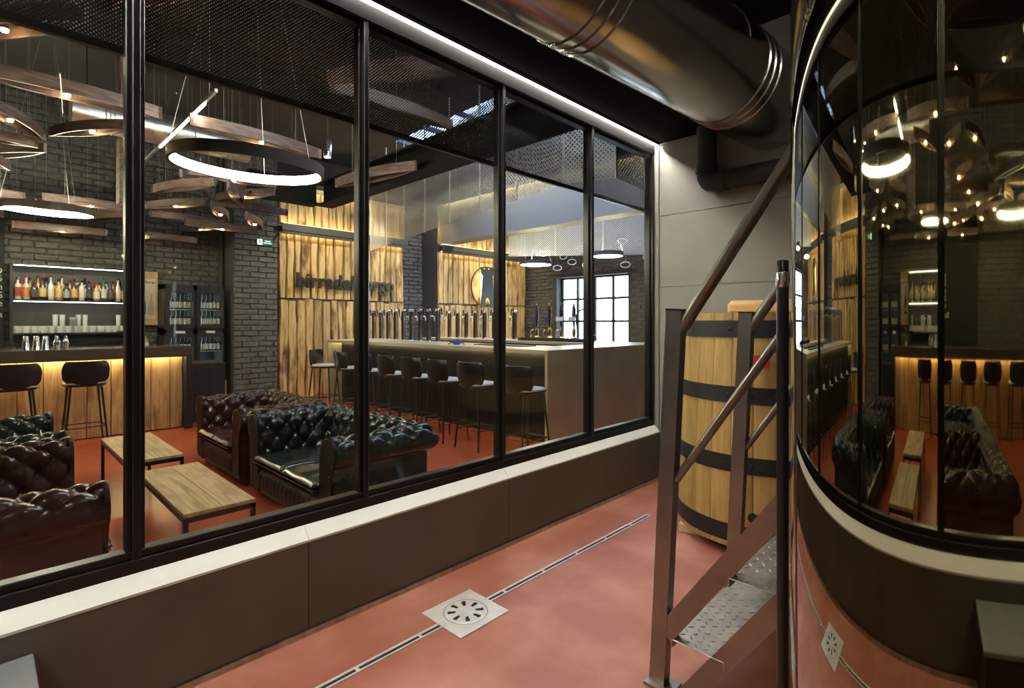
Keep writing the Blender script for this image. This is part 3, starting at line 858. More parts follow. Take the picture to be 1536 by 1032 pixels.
# ================================================================== BAR ROOM THINGS
# ------------- chesterfield sofas
def sofa(name, W, leather, label, loc, rz, cat='sofa'):
    t = thing(name, label, cat, loc, rz)
    D = .90; th = .25; a = W / 2 - th; b = D / 2 - th; yf = -D / 2 + .04
    # profile (n outward, z)
    pr = []
    for z in np.linspace(.30, .575, 28): pr.append((.02 * (z - .30) / .275, z))
    c = (.13, .60); r = .112
    for an in np.linspace(R(192), R(-52), 54): pr.append((c[0] + r * math.cos(an), c[1] + r * math.sin(an)))
    e = pr[-1]
    for z in np.linspace(e[1] - .012, .07, 10): pr.append((.175, z))
    pr = np.array(pr); d = np.diff(pr, axis=0); tl = np.concatenate([[0], np.cumsum(np.linalg.norm(d, axis=1))])
    tn = np.zeros_like(pr); tn[1:-1] = pr[2:] - pr[:-2]; tn[0] = pr[1] - pr[0]; tn[-1] = pr[-1] - pr[-2]
    tn /= np.linalg.norm(tn, axis=1)[:, None]
    nn = np.stack([-tn[:, 1], tn[:, 0]], 1)      # facing the seat / up
    t_end = tl[68]
    cell_t = .095
    def tuft(p, q):
        A = (p + q) / 2; B = (p - q) / 2
        h = (abs(math.sin(PI * A)) * abs(math.sin(PI * B)))
        da, db = A - round(A), B - round(B)
        return h ** .5 - .40 * math.exp(-(da * da + db * db) / .022)
    vs = []; rows = 0
    buttons = []
    segs = []
    La = (b + .1) - yf; Lb = 2 * (a + .1)
    na = max(4, round(La / .085 / 2) * 2); nbk = max(6, round(Lb / .085 / 2) * 2)
    na = na + (na % 2)
    for sg in range(3):
        ns = int((na if sg != 1 else nbk) * 7)
        cells = na if sg != 1 else nbk
        for i in range(ns + 1):
            if sg > 0 and i == 0: continue
            u = i / ns; p = cells * u
            for j in range(len(pr)):
                n_, z = pr[j]
                q = (tl[j] - .03) / cell_t
                if tl[j] <= t_end + .03:
                    f = 1.0 if tl[j] < t_end - .05 else max(0., (t_end + .03 - tl[j]) / .08)
                    h = (tuft(p, q) - .70) * .036 * f
                else: h = 0
                nx, nz = nn[j]
                if sg == 0: P = (-a - n_ - nx * h, yf + u * (b + n_ + nx * h - yf), z + nz * h)
                elif sg == 1: P = ((-a - n_ - nx * h) + u * 2 * (a + n_ + nx * h), b + n_ + nx * h, z + nz * h)
                else: P = (a + n_ + nx * h, b + n_ + nx * h + u * (yf - b - n_ - nx * h), z + nz * h)
                vs.append(P)
            rows += 1
        for A_ in range(-20, 60):
            for B_ in range(-40, 40):
                p = A_ + B_; q = A_ - B_
                if not (0 < p < cells or (p == 0 and sg > 0)): continue
                tt = q * cell_t + .03
                if not (.02 < tt < t_end): continue
                j = int(np.searchsorted(tl, tt)); n_, z = pr[j]; u = p / cells; nx, nz = nn[j]; h = -.030
                if sg == 0: P = (-a - n_ - nx * h, yf + u * (b + n_ - yf), z + nz * h)
                elif sg == 1: P = ((-a - n_) + u * 2 * (a + n_), b + n_ + nx * h, z + nz * h)
                else: P = (a + n_ + nx * h, b + n_ + u * (yf - b - n_), z + nz * h)
                buttons.append(P)
    m_ = len(pr); fs = []
    for i in range(rows - 1):
        for j in range(m_ - 1):
            fs.append((i * m_ + j, (i + 1) * m_ + j, (i + 1) * m_ + j + 1, i * m_ + j + 1))
    MB().add(vs, fs).obj('tufted_back_and_arms', leather, t, smooth='all')
    bb = MB()
    for P in buttons:
        x, y, z = P; s = .009
        bb.add([(x - s, y, z), (x + s, y, z), (x, y - s, z), (x, y + s, z), (x, y, z - s), (x, y, z + s)], [(0, 2, 5), (2, 1, 5), (1, 3, 5), (3, 0, 5), (2, 0, 4), (1, 2, 4), (3, 1, 4), (0, 3, 4)])
    tag(bb.obj('tuft_buttons', leather, t, smooth='all'), kind='stuff')
    # arm front panels with nail trim
    for sx in (-1, 1):
        poly = [(sx * (a + n_ - .0), z) for n_, z in pr[::3]] + [(sx * (a + .0), .07)]
        poly = [(x, z) for x, z in poly]
        k = len(poly)
        m = MB(); m.add([(x, yf - .012, z) for x, z in poly] + [(x, yf + .01, z) for x, z in poly], [tuple(range(k)) if sx > 0 else tuple(range(k))[::-1]] + [((i + 1) % k, i, k + i, k + (i + 1) % k) for i in range(k)])
        ap = m.obj('arm_front', leather + '_matt', t)
        nl = MB()
        pts = [(sx * (a + n_ * .86 + .012), .02 + z * .965) for n_, z in pr[30:80:2]] + [(sx * (a + .155), z) for z in np.linspace(.46, .10, 18)]
        for x, z in pts:
            s = .006
            nl.add([(x - s, yf - .012, z), (x, yf - .012, z - s), (x + s, yf - .012, z), (x, yf - .012, z + s), (x, yf - .019, z)], [(0, 1, 4), (1, 2, 4), (2, 3, 4), (3, 0, 4)])
        tag(nl.obj('nail_trim', 'nail_brass', ap), kind='stuff')
    # plinth, fluted front border, cushions
    MB().box(-W / 2 + .08, W / 2 - .08, -D / 2 + .05, D / 2 - .08, .06, .285).obj('plinth', 'leather_dark', t)
    m = MB(); vs = []; fs = []; nx_ = int(2 * a / .012); nz_ = 10
    for j in range(nz_ + 1):
        z = .08 + .17 * j / nz_; zz = j / nz_
        for i in range(nx_ + 1):
            x = -a + 2 * a * i / nx_
            bulge = .030 * math.sqrt(max(0, 1 - (2 * zz - 1) ** 2)) * (.55 + .45 * abs(math.sin(PI * (x + a) / .075)) ** .5)
            vs.append((x, -D / 2 + .05 - bulge, z))
    for j in range(nz_):
        for i in range(nx_): fs.append((j * (nx_ + 1) + i, j * (nx_ + 1) + i + 1, (j + 1) * (nx_ + 1) + i + 1, (j + 1) * (nx_ + 1) + i))
    m.add(vs, fs).obj('fluted_front', leather + '_matt', t, smooth='all')
    ncs = 2 if W > 1.2 else 1
    cw = 2 * a / ncs
    for k in range(ncs):
        x0 = -a + k * cw + .004; x1 = x0 + cw - .008; y0 = -D / 2 - .01; y1 = b + .01
        vs = []; fs = []; n1, n2 = 34, 34
        for side in (1, -1):
            for j in range(n2 + 1):
                for i in range(n1 + 1):
                    u, v = i / n1, j / n2
                    e = min(min(u, 1 - u), min(v, 1 - v)) * 17
                    e = min(1, e); hh = .022 + .028 * math.sqrt(max(0, 1 - (1 - e) ** 2)) + (.022 * math.sin(PI * u) * math.sin(PI * v) if side > 0 else 0)
                    vs.append((x0 + (x1 - x0) * u, y0 + (y1 - y0) * v, .335 + side * hh + (.01 * math.sin(9 * u + k) * math.sin(7 * v) * (e if side > 0 else 0))))
        o_ = (n1 + 1) * (n2 + 1)
        for j in range(n2):
            for i in range(n1):
                q = (j * (n1 + 1) + i, j * (n1 + 1) + i + 1, (j + 1) * (n1 + 1) + i + 1, (j + 1) * (n1 + 1) + i)
                fs.append(q); fs.append(tuple(x + o_ for x in q[::-1]))
        cu = MB().add(vs, fs).obj('seat_cushion', leather, t, smooth='all')
        MB().tube([(x0, y0, .335), (x1, y0, .335), (x1, y1, .335), (x0, y1, .335)], .006, 6, closed=True).obj('piping', leather, cu, smooth=True)
    for sx in (-1, 1):
        for sy in (-1, 1): MB().lathe([(0, 0), (.022, 0), (.032, .045), (.028, .065), (0, .066)], 12, c=(sx * (W / 2 - .14), sy * (D / 2 - .12), 0)).obj('foot', 'letter_black', t, smooth=50)
    return t


sofa('chesterfield_sofa', 1.62, 'leather_green', 'bottle green tufted chesterfield sofa beside the burgundy one, nearest the bar stools', (-4.02, 2.06, 0), 0)
sofa('chesterfield_sofa', 1.42, 'leather_red', 'burgundy tufted chesterfield sofa next to the green one, facing the coffee tables', (-5.66, 2.05, 0), 0)
sofa('chesterfield_sofa', 1.62, 'leather_red', 'burgundy tufted chesterfield sofa with its arm close behind the glass wall', (-3.93, .02, 0), PI)
sofa('chesterfield_sofa', 1.30, 'leather_green', 'green tufted chesterfield sofa in front of the plank-fronted counter stools', (-5.48, .02, 0), PI)

# ------------- coffee tables
def coffee_table(loc, label, seed):
    t = thing('coffee_table', label, 'table', loc)
    lx, ly = .605, .195
    rn = random.Random(seed)
    y = -ly
    for w in ((.19, .20) if seed else (.205, .185)):
        MB().bbox(-lx, lx, y + .001, y + w - .001, .385, .41, .003).obj('top_plank', 'wood_table', t); y += w
    m = MB()
    for yy in (-ly + .012, ly - .012 + .0): m.box(-lx, lx, yy - .012, yy + .012, .355, .384)
    for xx in (-lx + .012, lx - .012): m.box(xx - .012, xx + .012, -ly, ly, .355, .384)
    m.obj('frame', 'frame_black', t)
    for sx in (-1, 1):
        for sy in (-1, 1): MB().box(sx * (lx - .0125) - .0125, sx * (lx - .0125) + .0125, sy * (ly - .0125) - .0125, sy * (ly - .0125) + .0125, 0, .355).obj('leg', 'frame_black', t)
    return t


coffee_table((-3.98, 1.0, 0), 'oak topped black framed coffee table beside the green sofa and glass wall', 0)
coffee_table((-5.56, .99, 0), 'oak topped black framed coffee table nearer the plank-fronted counter', 1)

# ------------- bar stools
def make_stool(label):
    t = thing('bar_stool', label, 'stool')
    # shell: curved backrest, faces +Y
    vs = []; fs = []; nu, nv = 20, 12
    for side in (0, 1):
        for j in range(nv + 1):
            for i in range(nu + 1):
                u = -1 + 2 * i / nu; v = j / nv
                wz = .215 + .02 * v
                e = abs(u) ** 3
                # rounded rectangle outline
                zz = .735 + (1.035 - .735) * v
                cut = 0
                if v > .55: cut = (1 - math.sqrt(max(0, 1 - ((v - .55) / .45) ** 2 * .9))) * .075
                elif v < .38: cut = ((.38 - v) / .38) ** 2 * .075
                x = u * (wz - cut)
                y = -.222 + .085 * u * u - .025 * v + (.022 if side else 0)
                vs.append((x, y, zz))
    o_ = (nu + 1) * (nv + 1)
    for j in range(nv):
        for i in range(nu):
            q = (j * (nu + 1) + i, j * (nu + 1) + i + 1, (j + 1) * (nu + 1) + i + 1, (j + 1) * (nu + 1) + i)
            fs.append(q); fs.append(tuple(x + o_ for x in q[::-1]))
    bd = [i for i in range(nu + 1)] + [j * (nu + 1) + nu for j in range(1, nv + 1)] + [nv * (nu + 1) + i for i in range(nu - 1, -1, -1)] + [j * (nu + 1) for j in range(nv - 1, 0, -1)]
    for k in range(len(bd)):
        a_, b_ = bd[k], bd[(k + 1) % len(bd)]
        fs.append((b_, a_, a_ + o_, b_ + o_))
    MB().add(vs, fs).obj('backrest', 'stool_shell', t, smooth=50)
    # seat: rounded shell with pale pad
    def rr(hx, hy, n=28, p=3.2):
        return [(hx * math.copysign(abs(math.cos(a_)) ** (2 / p), math.cos(a_)), hy * math.copysign(abs(math.sin(a_)) ** (2 / p), math.sin(a_))) for a_ in [2 * PI * k / n for k in range(n)]]
    m = MB()
    ring = [(.15, .15, .722), (.19, .19, .728), (.212, .21, .748), (.210, .208, .762)]
    vs = []; fs = []; n = 28
    for hx, hy, z in ring: vs += [(x, y, z) for x, y in rr(hx, hy)]
    for i in range(len(ring) - 1):
        for k in range(n): fs.append((i * n + k, i * n + (k + 1) % n, (i + 1) * n + (k + 1) % n, (i + 1) * n + k))
    fs.append(tuple(range(n))[::-1]); fs.append(tuple((len(ring) - 1) * n + k for k in range(n)))
    m.add(vs, fs).obj('seat', 'stool_shell', t, smooth=50)
    ring = [(.207, .205, .7622), (.203, .201, .776), (.185, .183, .784), (.10, .10, .787)]
    vs = []; fs = []
    for hx, hy, z in ring: vs += [(x, y, z) for x, y in rr(hx, hy)]
    for i in range(len(ring) - 1):
        for k in range(n): fs.append((i * n + k, i * n + (k + 1) % n, (i + 1) * n + (k + 1) % n, (i + 1) * n + k))
    fs.append(tuple(range(n))[::-1]); fs.append(tuple((len(ring) - 1) * n + k for k in range(n)))
    MB().add(vs, fs).obj('seat_pad', 'stool_pad', t, smooth=50)
    fp = []
    for sx, sy in ((-1, -1), (1, -1), (1, 1), (-1, 1)):
        a_ = (sx * .145, sy * .145, .735); b_ = (sx * .205, sy * .20, 0.0)
        MB().tube([a_, b_], [.013, .010], 10).obj('leg', 'stool_leg', t, smooth=50)
        fp.append((sx * .187, sy * .183, .235))
    for i in range(4):
        MB().tube([fp[i], fp[(i + 1) % 4]], .007, 8).obj('foot_rail', 'stool_leg', t, smooth=50)
    return t


sx_ = [-3.86, -4.62, -5.24, -5.83, -6.43, -7.08, -7.74, -8.52]
GS = 'bar stools along the island bar'
s0 = make_stool('dark shell bar stool with pale seat pad pulled up to the long island bar')
s0['group'] = GS; s0.location = (sx_[0], 4.19, 0); s0.rotation_euler = (0, 0, .06)
for i, x in enumerate(sx_[1:]):
    rz = [.02, -.05, .04, -.03, .05, -.10, -.9][i]
    lab = None if i < 6 else 'dark shell bar stool turned sideways at the island bar end by the cladding'
    c = dup(s0, (x, 4.19 - (.05 if i == 6 else 0), 0), rz)
    if lab: c['label'] = lab
for i, (y, rz) in enumerate(((.90, 0), (.27, .05), (-.38, -.03), (-1.02, .04), (-1.66, 0))):
    dup(s0, (-8.20, y, 0), R(90) + rz, 'dark bar stool standing at the lit plank-fronted counter', 'stools at the plank-fronted counter')

# ------------- plank-fronted counter
ct = thing('bar_counter', 'lit bar counter with vertical plank front and dark top', 'counter', (-8.55, 0, 0))
CY0, CY1 = -3.0, 2.03
MB().box(-.60, -.032, CY0, CY1, .0, 1.048).obj('carcass', 'cabinet_black', ct)
rn = random.Random(3); y = CY0
while y < CY1 - .02:
    w = rn.uniform(.17, .26)
    if y + w > CY1 - .12: w = CY1 - y
    MB().bbox(-.03, rn.uniform(-.006, .0), y + .0035, y + w - .0035, .012, 1.045, .004).obj('plank', 'wood_counter', ct)
    y += w
m = MB(); m.bbox(-.66, .17, CY0, CY1 + .085, 1.05, 1.165, .004); m.box(.15, .169, CY0, CY1, 1.022, 1.05); m.obj('worktop', 'counter_top', ct)
MB().bbox(-.62, .17, CY1 + .003, CY1 + .083, .0, 1.0495, .004).obj('end_panel', 'cabinet_black', ct)
MB().box(.05, .075, CY0 + .05, CY1 - .03, 1.030, 1.0495).obj('under_light', 'led_warm', ct)

# low black cabinet right of the counter, with a pale board edge
lc = thing('low_cabinet', 'low black cabinet between counter end and wine fridges', 'cabinet', (-9.15, 2.46, 0))
MB().bbox(-.35, .30, -.28, .22, .0, .86, .006).obj('body', 'cabinet_black', lc)
MB().bbox(-.36, .31, -.29, .23, .861, .885, .003).obj('top', 'shelf_dark', lc)
MB().box(.301, .312, -.26, .20, .06, .82).obj('door', 'cabinet_black', lc)
MB().box(-.3, .30, .2205, .236, .0, .60).obj('side_board', 'wood_lid', lc)

# ------------- back shelf with LED lines
sh = thing('back_shelf', 'dark open back bar shelf with two LED lit boards', 'shelf', (XB + .06, 0, 0))
SY_0, SY_1 = .30, 1.72
MB().box(0, .02, SY_0, SY_1, 1.20, 2.36).obj('back_panel', 'shelf_dark', sh)
for y in (SY_0, SY_1 - .03): MB().box(.021, .30, y, y + .03, 1.20, 2.36).obj('side_panel', 'cabinet_black', sh)
for z in (2.335, 1.815, 1.325): 
    MB().box(.021, .30, SY_0 + .031, SY_1 - .031, z, z + .025).obj('shelf_board', 'cabinet_black', sh)
for z in (2.335, 1.815): MB().box(.27, .30, SY_0 + .04, SY_1 - .04, z - .010, z - .0005).obj('led_line', 'shelf_led', sh)
# back work counter under the shelf
wc = thing('work_counter', 'steel topped work counter under the bottle shelf', 'counter', (XB + .085, 0, 0))
MB().bbox(0, .58, -2.8, 1.95, 0, .86, .005).obj('body', 'cabinet_black', wc)
MB().bbox(0, .60, -2.8, 1.96, .861, .90, .004).obj('top', 'steel_brushed', wc)

# ------------- bottles
def bottle_parts(t, h, r, nr, sh_, nl, g, l, cap, s=14):
    body = [(0, 0), (r * .92, 0), (r, .008), (r, sh_), (r * .8, sh_ + r * .55), (nr, sh_ + r * 1.1), (nr, h - .02), (nr * 1.15, h - .018), (nr * 1.15, h - .008)]
    MB().lathe(body, s).obj('glass', g, t, smooth=50)
    MB().lathe([(r + .0006, sh_ * nl), (r + .0006, sh_ * .88)], s).obj('paper_label', l, t, smooth=True)
    MB().lathe([(nr * 1.2, h - .035), (nr * 1.25, h - .034), (nr * 1.25, h), (0, h)], s).obj('cap', cap, t, smooth=50)


CN = {'bottle_glass_0': 'brown', 'bottle_glass_1': 'amber', 'bottle_glass_2': 'clear', 'bottle_glass_3': 'dark green', 'bottle_glass_4': 'black', 'bottle_glass_5': 'golden', 'bottle_glass_6': 'bright green'}
LN = ['cream', 'gold', 'red', 'black', 'silver', 'orange', 'green']
SHP = {0: 'tall', 1: 'squat', 2: 'slim'}
caps = ['plastic_black', 'brass', 'chrome', 'sticker_red', 'paper_white']
rn = random.Random(21)
seen = {}
protos = {}
y = .385
seq = [(0, 2, 2), (1, 5, 0), (0, 2, 5), (0, 1, 2), (1, 4, 3), (2, 5, 0), (0, 0, 1), (0, 4, 4), (2, 2, 0), (1, 5, 1), (0, 5, 1), (2, 2, 0), (1, 4, 4), (0, 1, 5), (0, 0, 1), (1, 4, 5),
       (0, 2, 0), (2, 4, 0), (0, 4, 3), (1, 1, 1), (1, 5, 0), (1, 2, 6), (2, 6, 0), (0, 2, 0), (1, 0, 3), (0, 1, 5), (2, 2, 0), (0, 4, 0), (1, 5, 1)]
for i, (sh_i, g, l) in enumerate(seq):
    h, r, nr, so = {0: (.335, .037, .014, .20), 1: (.27, .042, .016, .165), 2: (.375, .033, .013, .22)}[sh_i]
    sc = rn.uniform(.92, 1.08)
    lab = '%s %s spirit bottle with %s label on the upper lit shelf' % (SHP[sh_i], CN[BOT[g]], LN[l])
    loc = (XB + .06 + (.10 if i % 2 else .205) + rn.uniform(-.006, .006), y, 1.8405)
    if lab in protos:
        c = dup(protos[lab], loc, rn.uniform(0, 6))
    else:
        c = thing('spirit_bottle', lab, 'bottle', loc, rn.uniform(0, 6), 'spirit bottles on the upper shelf')
        bottle_parts(c, h * sc, r, nr, so, .22, BOT[g], LAB[l], caps[(i * 3 + g) % 5])
        protos[lab] = c
    y += (1.64 - .385) / (len(seq) - 1)

# glasses on the lower shelf
def tumbler(name, lab, h, r0, r1, loc, group):
    t = thing(name, lab, 'glass', loc, 0, group)
    MB().lathe([(0, .006), (r0 * .95, .006), (r0, 0), (r1, h), (r1 - .003, h), (r0 - .004, .012), (0, .012)], 14).obj('bowl', 'glass_ware', t, smooth=50)
    MB().lathe([(0, -.0005), (r0 * .9, 0), (r0 * .9, .005), (0, .0055)], 14).obj('base', 'chrome', t)
    return t


g0 = tumbler('tumbler', 'short clear tumbler on the lower lit shelf', .10, .034, .04, (XB + .30, .37, 1.351), 'tumblers on the lower shelf')
k = 0
for row, xx in enumerate((.305, .22, .135)):
    for i in range(14):
        if row == 0 and i == 0: continue
        dup(g0, (XB + xx, .37 + i * .095 + (.03 if row == 1 else 0), 1.351))
for i, yy in enumerate((.78, .86, 1.05, 1.13, 1.55)):
    tumbler('highball_glass', 'tall clear glass standing behind the tumblers on the lower shelf' , .17, .03, .034, (XB + .115 + .055, yy + .02, 1.452), 'tall glasses on the lower shelf')
tn_ = thing('tea_tin', 'teal green tin on the lower shelf among the glasses', 'tin', (XB + .30, 1.0, 1.452))
MB().lathe([(0, 0), (.045, 0), (.045, .115), (0, .115)], 18).obj('body', 'box_grey', tn_, smooth=50)
MB().lathe([(.046, .10), (.047, .13), (0, .131)], 18).obj('lid', 'label_paper_4', tn_, smooth=50)

# shakers on the counter
for i, (yy, kind) in enumerate(((.39, 0), (.485, 0), (.57, 0), (.675, 1), (.76, 2))):
    lab = ['polished steel mixing tin standing upside down on the dark counter', 'wide polished cocktail shaker with domed cap on the counter', 'slim polished cocktail shaker with knob cap on the counter'][kind]
    t = thing('cocktail_shaker', lab, 'shaker', (-8.62, yy, 1.1655), 0, 'steel shakers on the counter' if kind == 0 else None)
    if kind == 0: MB().lathe([(.043, 0), (.041, .01), (.028, .165), (.024, .17), (0, .17)], 18).obj('tin', 'chrome', t, smooth=50)
    else:
        r = .038 if kind == 1 else .032
        MB().lathe([(0, 0), (r * .8, 0), (r, .06), (r * 1.05, .095)], 18).obj('tin', 'chrome', t, smooth=50)
        MB().lathe([(r * 1.08, .095), (r * .9, .115), (r * .55, .13), (r * .5, .14)], 18).obj('strainer', 'chrome', t, smooth=50)
        MB().lathe([(r * .55, .14), (r * .6, .15), (r * .5, .165), (0, .17)], 18).obj('cap', 'chrome', t, smooth=50)
t = thing('bar_bottle', 'small amber bottle standing on the counter end', 'bottle', (-8.62, 1.60, 1.1655))
bottle_parts(t, .19, .035, .011, .075, .2, BOT[5], LAB[0], 'chrome')
t = thing('counter_tap', 'slim dark beer font with cross head behind the counter', 'tap', (XB + .50, 1.62, .9005))
m = MB(); m.tube([(0, 0, 0), (0, 0, .46)], .014, 10); m.obj('column', 'stool_leg', t)
MB().tube([(0, -.12, .46), (0, .12, .46)], .014, 10).obj('crossbar', 'stool_leg', t)

# chalkboard at the left of the shelf
cb = thing('chalkboard', 'black chalkboard with white handwriting on the brick wall', 'board', (XB + .07, -.35, 0))
MB().bbox(0, .02, -.6, .60, 1.15, 3.2, .004).obj('board', 'chalkboard', cb)
for i, (s_, z) in enumerate((('n', 1.98), ('S', 1.86), ('e', 1.74), ('5', 2.1), ('Ska', 1.58), ('9', 2.2))):
    link('chalk_writing', text_mesh('chalk_writing', s_, .13, .001, 'chalk', 0, 'RIGHT'), cb, (.0212, .585, z), (R(90), 0, R(90)))

# poster on planks
ps = thing('beer_poster', 'wooden board with a cream poster of a dark beer bottle', 'poster', (XB + .12, 1.925, 1.46))
for k in range(4): MB().bbox(0, .022, -.19 + k * .095, -.096 + k * .095, 0, .90, .002).obj('plank', 'wood_lid', ps)
MB().box(.0225, .025, -.16, .16, .10, .78).obj('sheet', 'paper_cream', ps)
bprof = [(-.062, .18), (-.066, .20), (-.066, .36), (-.052, .43), (-.024, .50), (-.018, .62), (-.022, .63), (-.022, .67), (.022, .67), (.022, .63), (.018, .62), (.024, .50), (.052, .43), (.066, .36), (.066, .20), (.062, .18)]
k = len(bprof)
for dy, mt_, nm, xx in ((-.045, 'print_dark', 'printed_bottle', .0262), (.095, 'print_grey', 'printed_bottle', .0258)):
    sc = 1 if dy < 0 else .72
    MB().add([(xx, dy + y * sc, z * sc + (.04 if dy > 0 else 0)) for y, z in bprof], [tuple(range(k))]).obj(nm, mt_, ps)
MB().lathe([(0, 0), (.042, 0)], 20).obj('printed_crest', 'paper_cream', ps, loc=(.0268, -.045, .27), rot=(0, R(90), 0))
link('printed_title', text_mesh('printed_title', 'birradelborgo', .058, .0003, 'print_dark', .0012, 'CENTER'), ps, (.0262, 0, .705), (R(90), 0, R(90)))
link('printed_word', text_mesh('printed_word', 'ale', .05, .0003, 'print_dark', 0, 'CENTER'), ps, (.0262, -.02, .115), (R(90), 0, R(90)))

# wine fridges
def fridge(y0, lab):
    t = thing('bottle_fridge', lab, 'fridge', (XB + .06, y0, 0))
    w = .45
    m = MB(); m.box(0, .03, 0, w, .02, 2.14); m.box(0, .50, 0, .03, .02, 2.14); m.box(0, .50, w - .03, w, .02, 2.14); m.box(0, .50, 0, w, 2.06, 2.14); m.box(0, .50, 0, w, .02, .10); m.box(0, .50, 0, w, 1.30, 1.40)
    m.obj('body', 'cabinet_black', t)
    for za, zb in ((1.40, 2.06), (.10, 1.30)):
        d = MB(); d.box(.501, .53, .02, .07, za, zb); d.box(.501, .53, w - .07, w - .02, za, zb); d.box(.501, .53, .07, w - .07, zb - .05, zb); d.box(.501, .53, .07, w - .07, za, za + .05)
        d = d.obj('door', 'cabinet_black', t)
        MB().box(.512, .518, .07, w - .07, za + .05, zb - .05).obj('door_glass', 'glass_clear', d)
        MB().box(.531, .55, w - .06, w - .045, za + .2, zb - .2).obj('door_handle', 'steel_brushed', d)
        MB().box(.06, .40, .032, .040, za + .02, zb - .02).obj('light_strip', 'fridge_glow', t)
    for z in (1.45, 1.73, 1.01, .68, .35): MB().box(.04, .48, .041, w - .032, z - .012, z).obj('wire_shelf', 'wire_grey', t)
    MB().box(.5015, .505, .16, .30, 1.32, 1.36).obj('badge', 'paper_white', t)
    return t


fridge(2.12, 'tall black glass-door fridge full of wine, beside the poster board')
fridge(2.575, 'tall black glass-door fridge full of wine, beside the brick pier')
wb0 = None
for fy, nm in ((2.12, 'the fridge by the poster'), (2.575, 'the fridge by the pier')):
    first = None
    for z in (1.45, 1.73, 1.01):
        for i in range(6):
            loc = (XB + .06 + .40, fy + .075 + i * .062, z)
            lab = 'dark wine bottle with a white label inside ' + nm
            if wb0 is None:
                wb0 = thing('wine_bottle', lab, 'bottle', loc, 0, 'wine bottles in ' + nm)
                bottle_parts(wb0, .255, .026, .010, .14, .18, BOT[3], 'paper_white', 'plastic_black', 10)
            else: dup(wb0, loc, 0, lab, 'wine bottles in ' + nm)

# exit sign on the pier
ex = thing('exit_sign', 'small green emergency exit sign on the brick pier', 'sign', (-9.88, 3.66, 2.98))
MB().box(-.02, .0, -.14, .14, -.055, .055).obj('panel', 'sign_green', ex)
MB().box(-.0, .0015, -.135, -.05, -.05, .05).obj('pictogram_field', 'sign_glow', ex)
m = MB()
m.add([(.0022, y - .092, z) for y, z in ((-.012, .03), (.012, .03), (.012, .045), (-.012, .045))], [(0, 1, 2, 3)])
m.add([(.0022, y - .092, z) for y, z in ((-.02, -.04), (-.008, -.04), (.012, .0), (.018, .028), (-.008, .028), (-.012, 0))], [(0, 1, 2, 3, 4, 5)])
m.add([(.0022, y - .092, z) for y, z in ((.006, -.005), (.03, -.03), (.022, -.036), (.0, -.015))], [(0, 1, 2, 3)])
m.obj('running_figure', 'sign_green', ex)
for z in (.012, -.022): link('sign_text', text_mesh('sign_text', 'USCITA' if z > 0 else 'EMERGENZA', .032 if z > 0 else .026, .0003, 'sign_glow', 0, 'CENTER'), ex, (.001, .045, z), (R(90), 0, R(90)))

# ------------- island bar
ib = thing('island_bar', 'long brass coloured island bar with overhanging top and dark front', 'bar counter', (-3.90, 4.62, 0))
IBX = -5.5; TT = 1.175
# carcasses (front, right end, back) around the working space
MB().box(IBX + .05, -.045, .30, .90, .0, TT - .055).obj('front_carcass', 'bar_front', ib)
MB().box(-.62, -.046, .901, 2.92, .0, TT - .055).obj('end_carcass', 'bar_front', ib)
MB().box(IBX + .05, -.621, 2.25, 2.92, .0, TT - .055).obj('back_carcass', 'bar_front', ib)
MB().bbox(IBX, 0, 0, .95, TT - .05, TT, .004).obj('front_top', 'bar_metal', ib)
MB().bbox(-.68, 0, .951, 2.97, TT - .05, TT, .004).obj('end_top', 'bar_metal', ib)
MB().bbox(IBX, -.681, 2.15, 2.97, TT - .05, TT, .004).obj('back_top', 'bar_metal', ib)
jn = [0.0, 1.16, 2.03, 2.97]
for a_, b_ in zip(jn[:-1], jn[1:]):
    MB().bbox(-.044, 0, a_ + .003, b_ - .003, .0, TT - .051, .002).obj('end_panel', 'bar_metal', ib)
MB().bbox(IBX, IBX + .045, 0, .95, .0, TT - .051, .003).obj('leg_panel', 'bar_metal', ib)
for k in range(5):
    xa = IBX + .05 + k * (abs(IBX) - .1) / 5
    MB().bbox(xa + .002, xa + (abs(IBX) - .1) / 5 - .002, .278, .299, .08, TT - .055, .002).obj('front_panel', 'bar_front', ib)
MB().box(IBX + .06, -.06, .24, .265, TT - .066, TT - .0505).obj('under_light', 'led_bar', ib)

# beer tap towers
def tap(label, group, handle=True):
    t = thing('beer_tower', label, 'beer tap', (0, 0, 0), 0, group)
    MB().lathe([(.05, 0), (.05, .012), (.036, .02)], 16).obj('flange', 'chrome', t, smooth=50)
    MB().bbox(-.034, .034, -.030, .030, .014, .52, .010).obj('column', 'plastic_black', t)
    for sx in (-1, 1): MB().box(sx * .0345 - .004, sx * .0345 + .004, -.022, .022, .02, .515).obj('chrome_side', 'chrome', t)
    MB().bbox(-.042, .042, -.036, .036, .52, .56, .012).obj('cap', 'chrome', t)
    m = MB(); m.tube([(0, .03, .44), (0, .10, .44), (0, .115, .42), (0, .118, .36)], .012, 8); f = m.obj('faucet', 'chrome', t, smooth=50)
    if handle: MB().tube([(0, .09, .445), (0, .085, .50), (0, .07, .58)], [.008, .012, .016], 10).obj('tap_handle', 'plastic_black', f, smooth=50)
    return t


p0 = tap('black and chrome beer tower in the row behind the island bar front', 'beer towers on the front of the island bar')
p0.location = (-8.95, 5.36, TT)
xs_ = np.linspace(-9.2, -6.93, 10)
p0.location = (xs_[0], 5.36, TT)
for x in xs_[1:]: dup(p0, (x, 5.36, TT))
for x in np.linspace(-8.75, -6.80, 8):
    dup(p0, (x, 7.08, TT), PI, 'black and chrome beer tower in the row along the back of the island bar', 'beer towers on the back of the island bar')
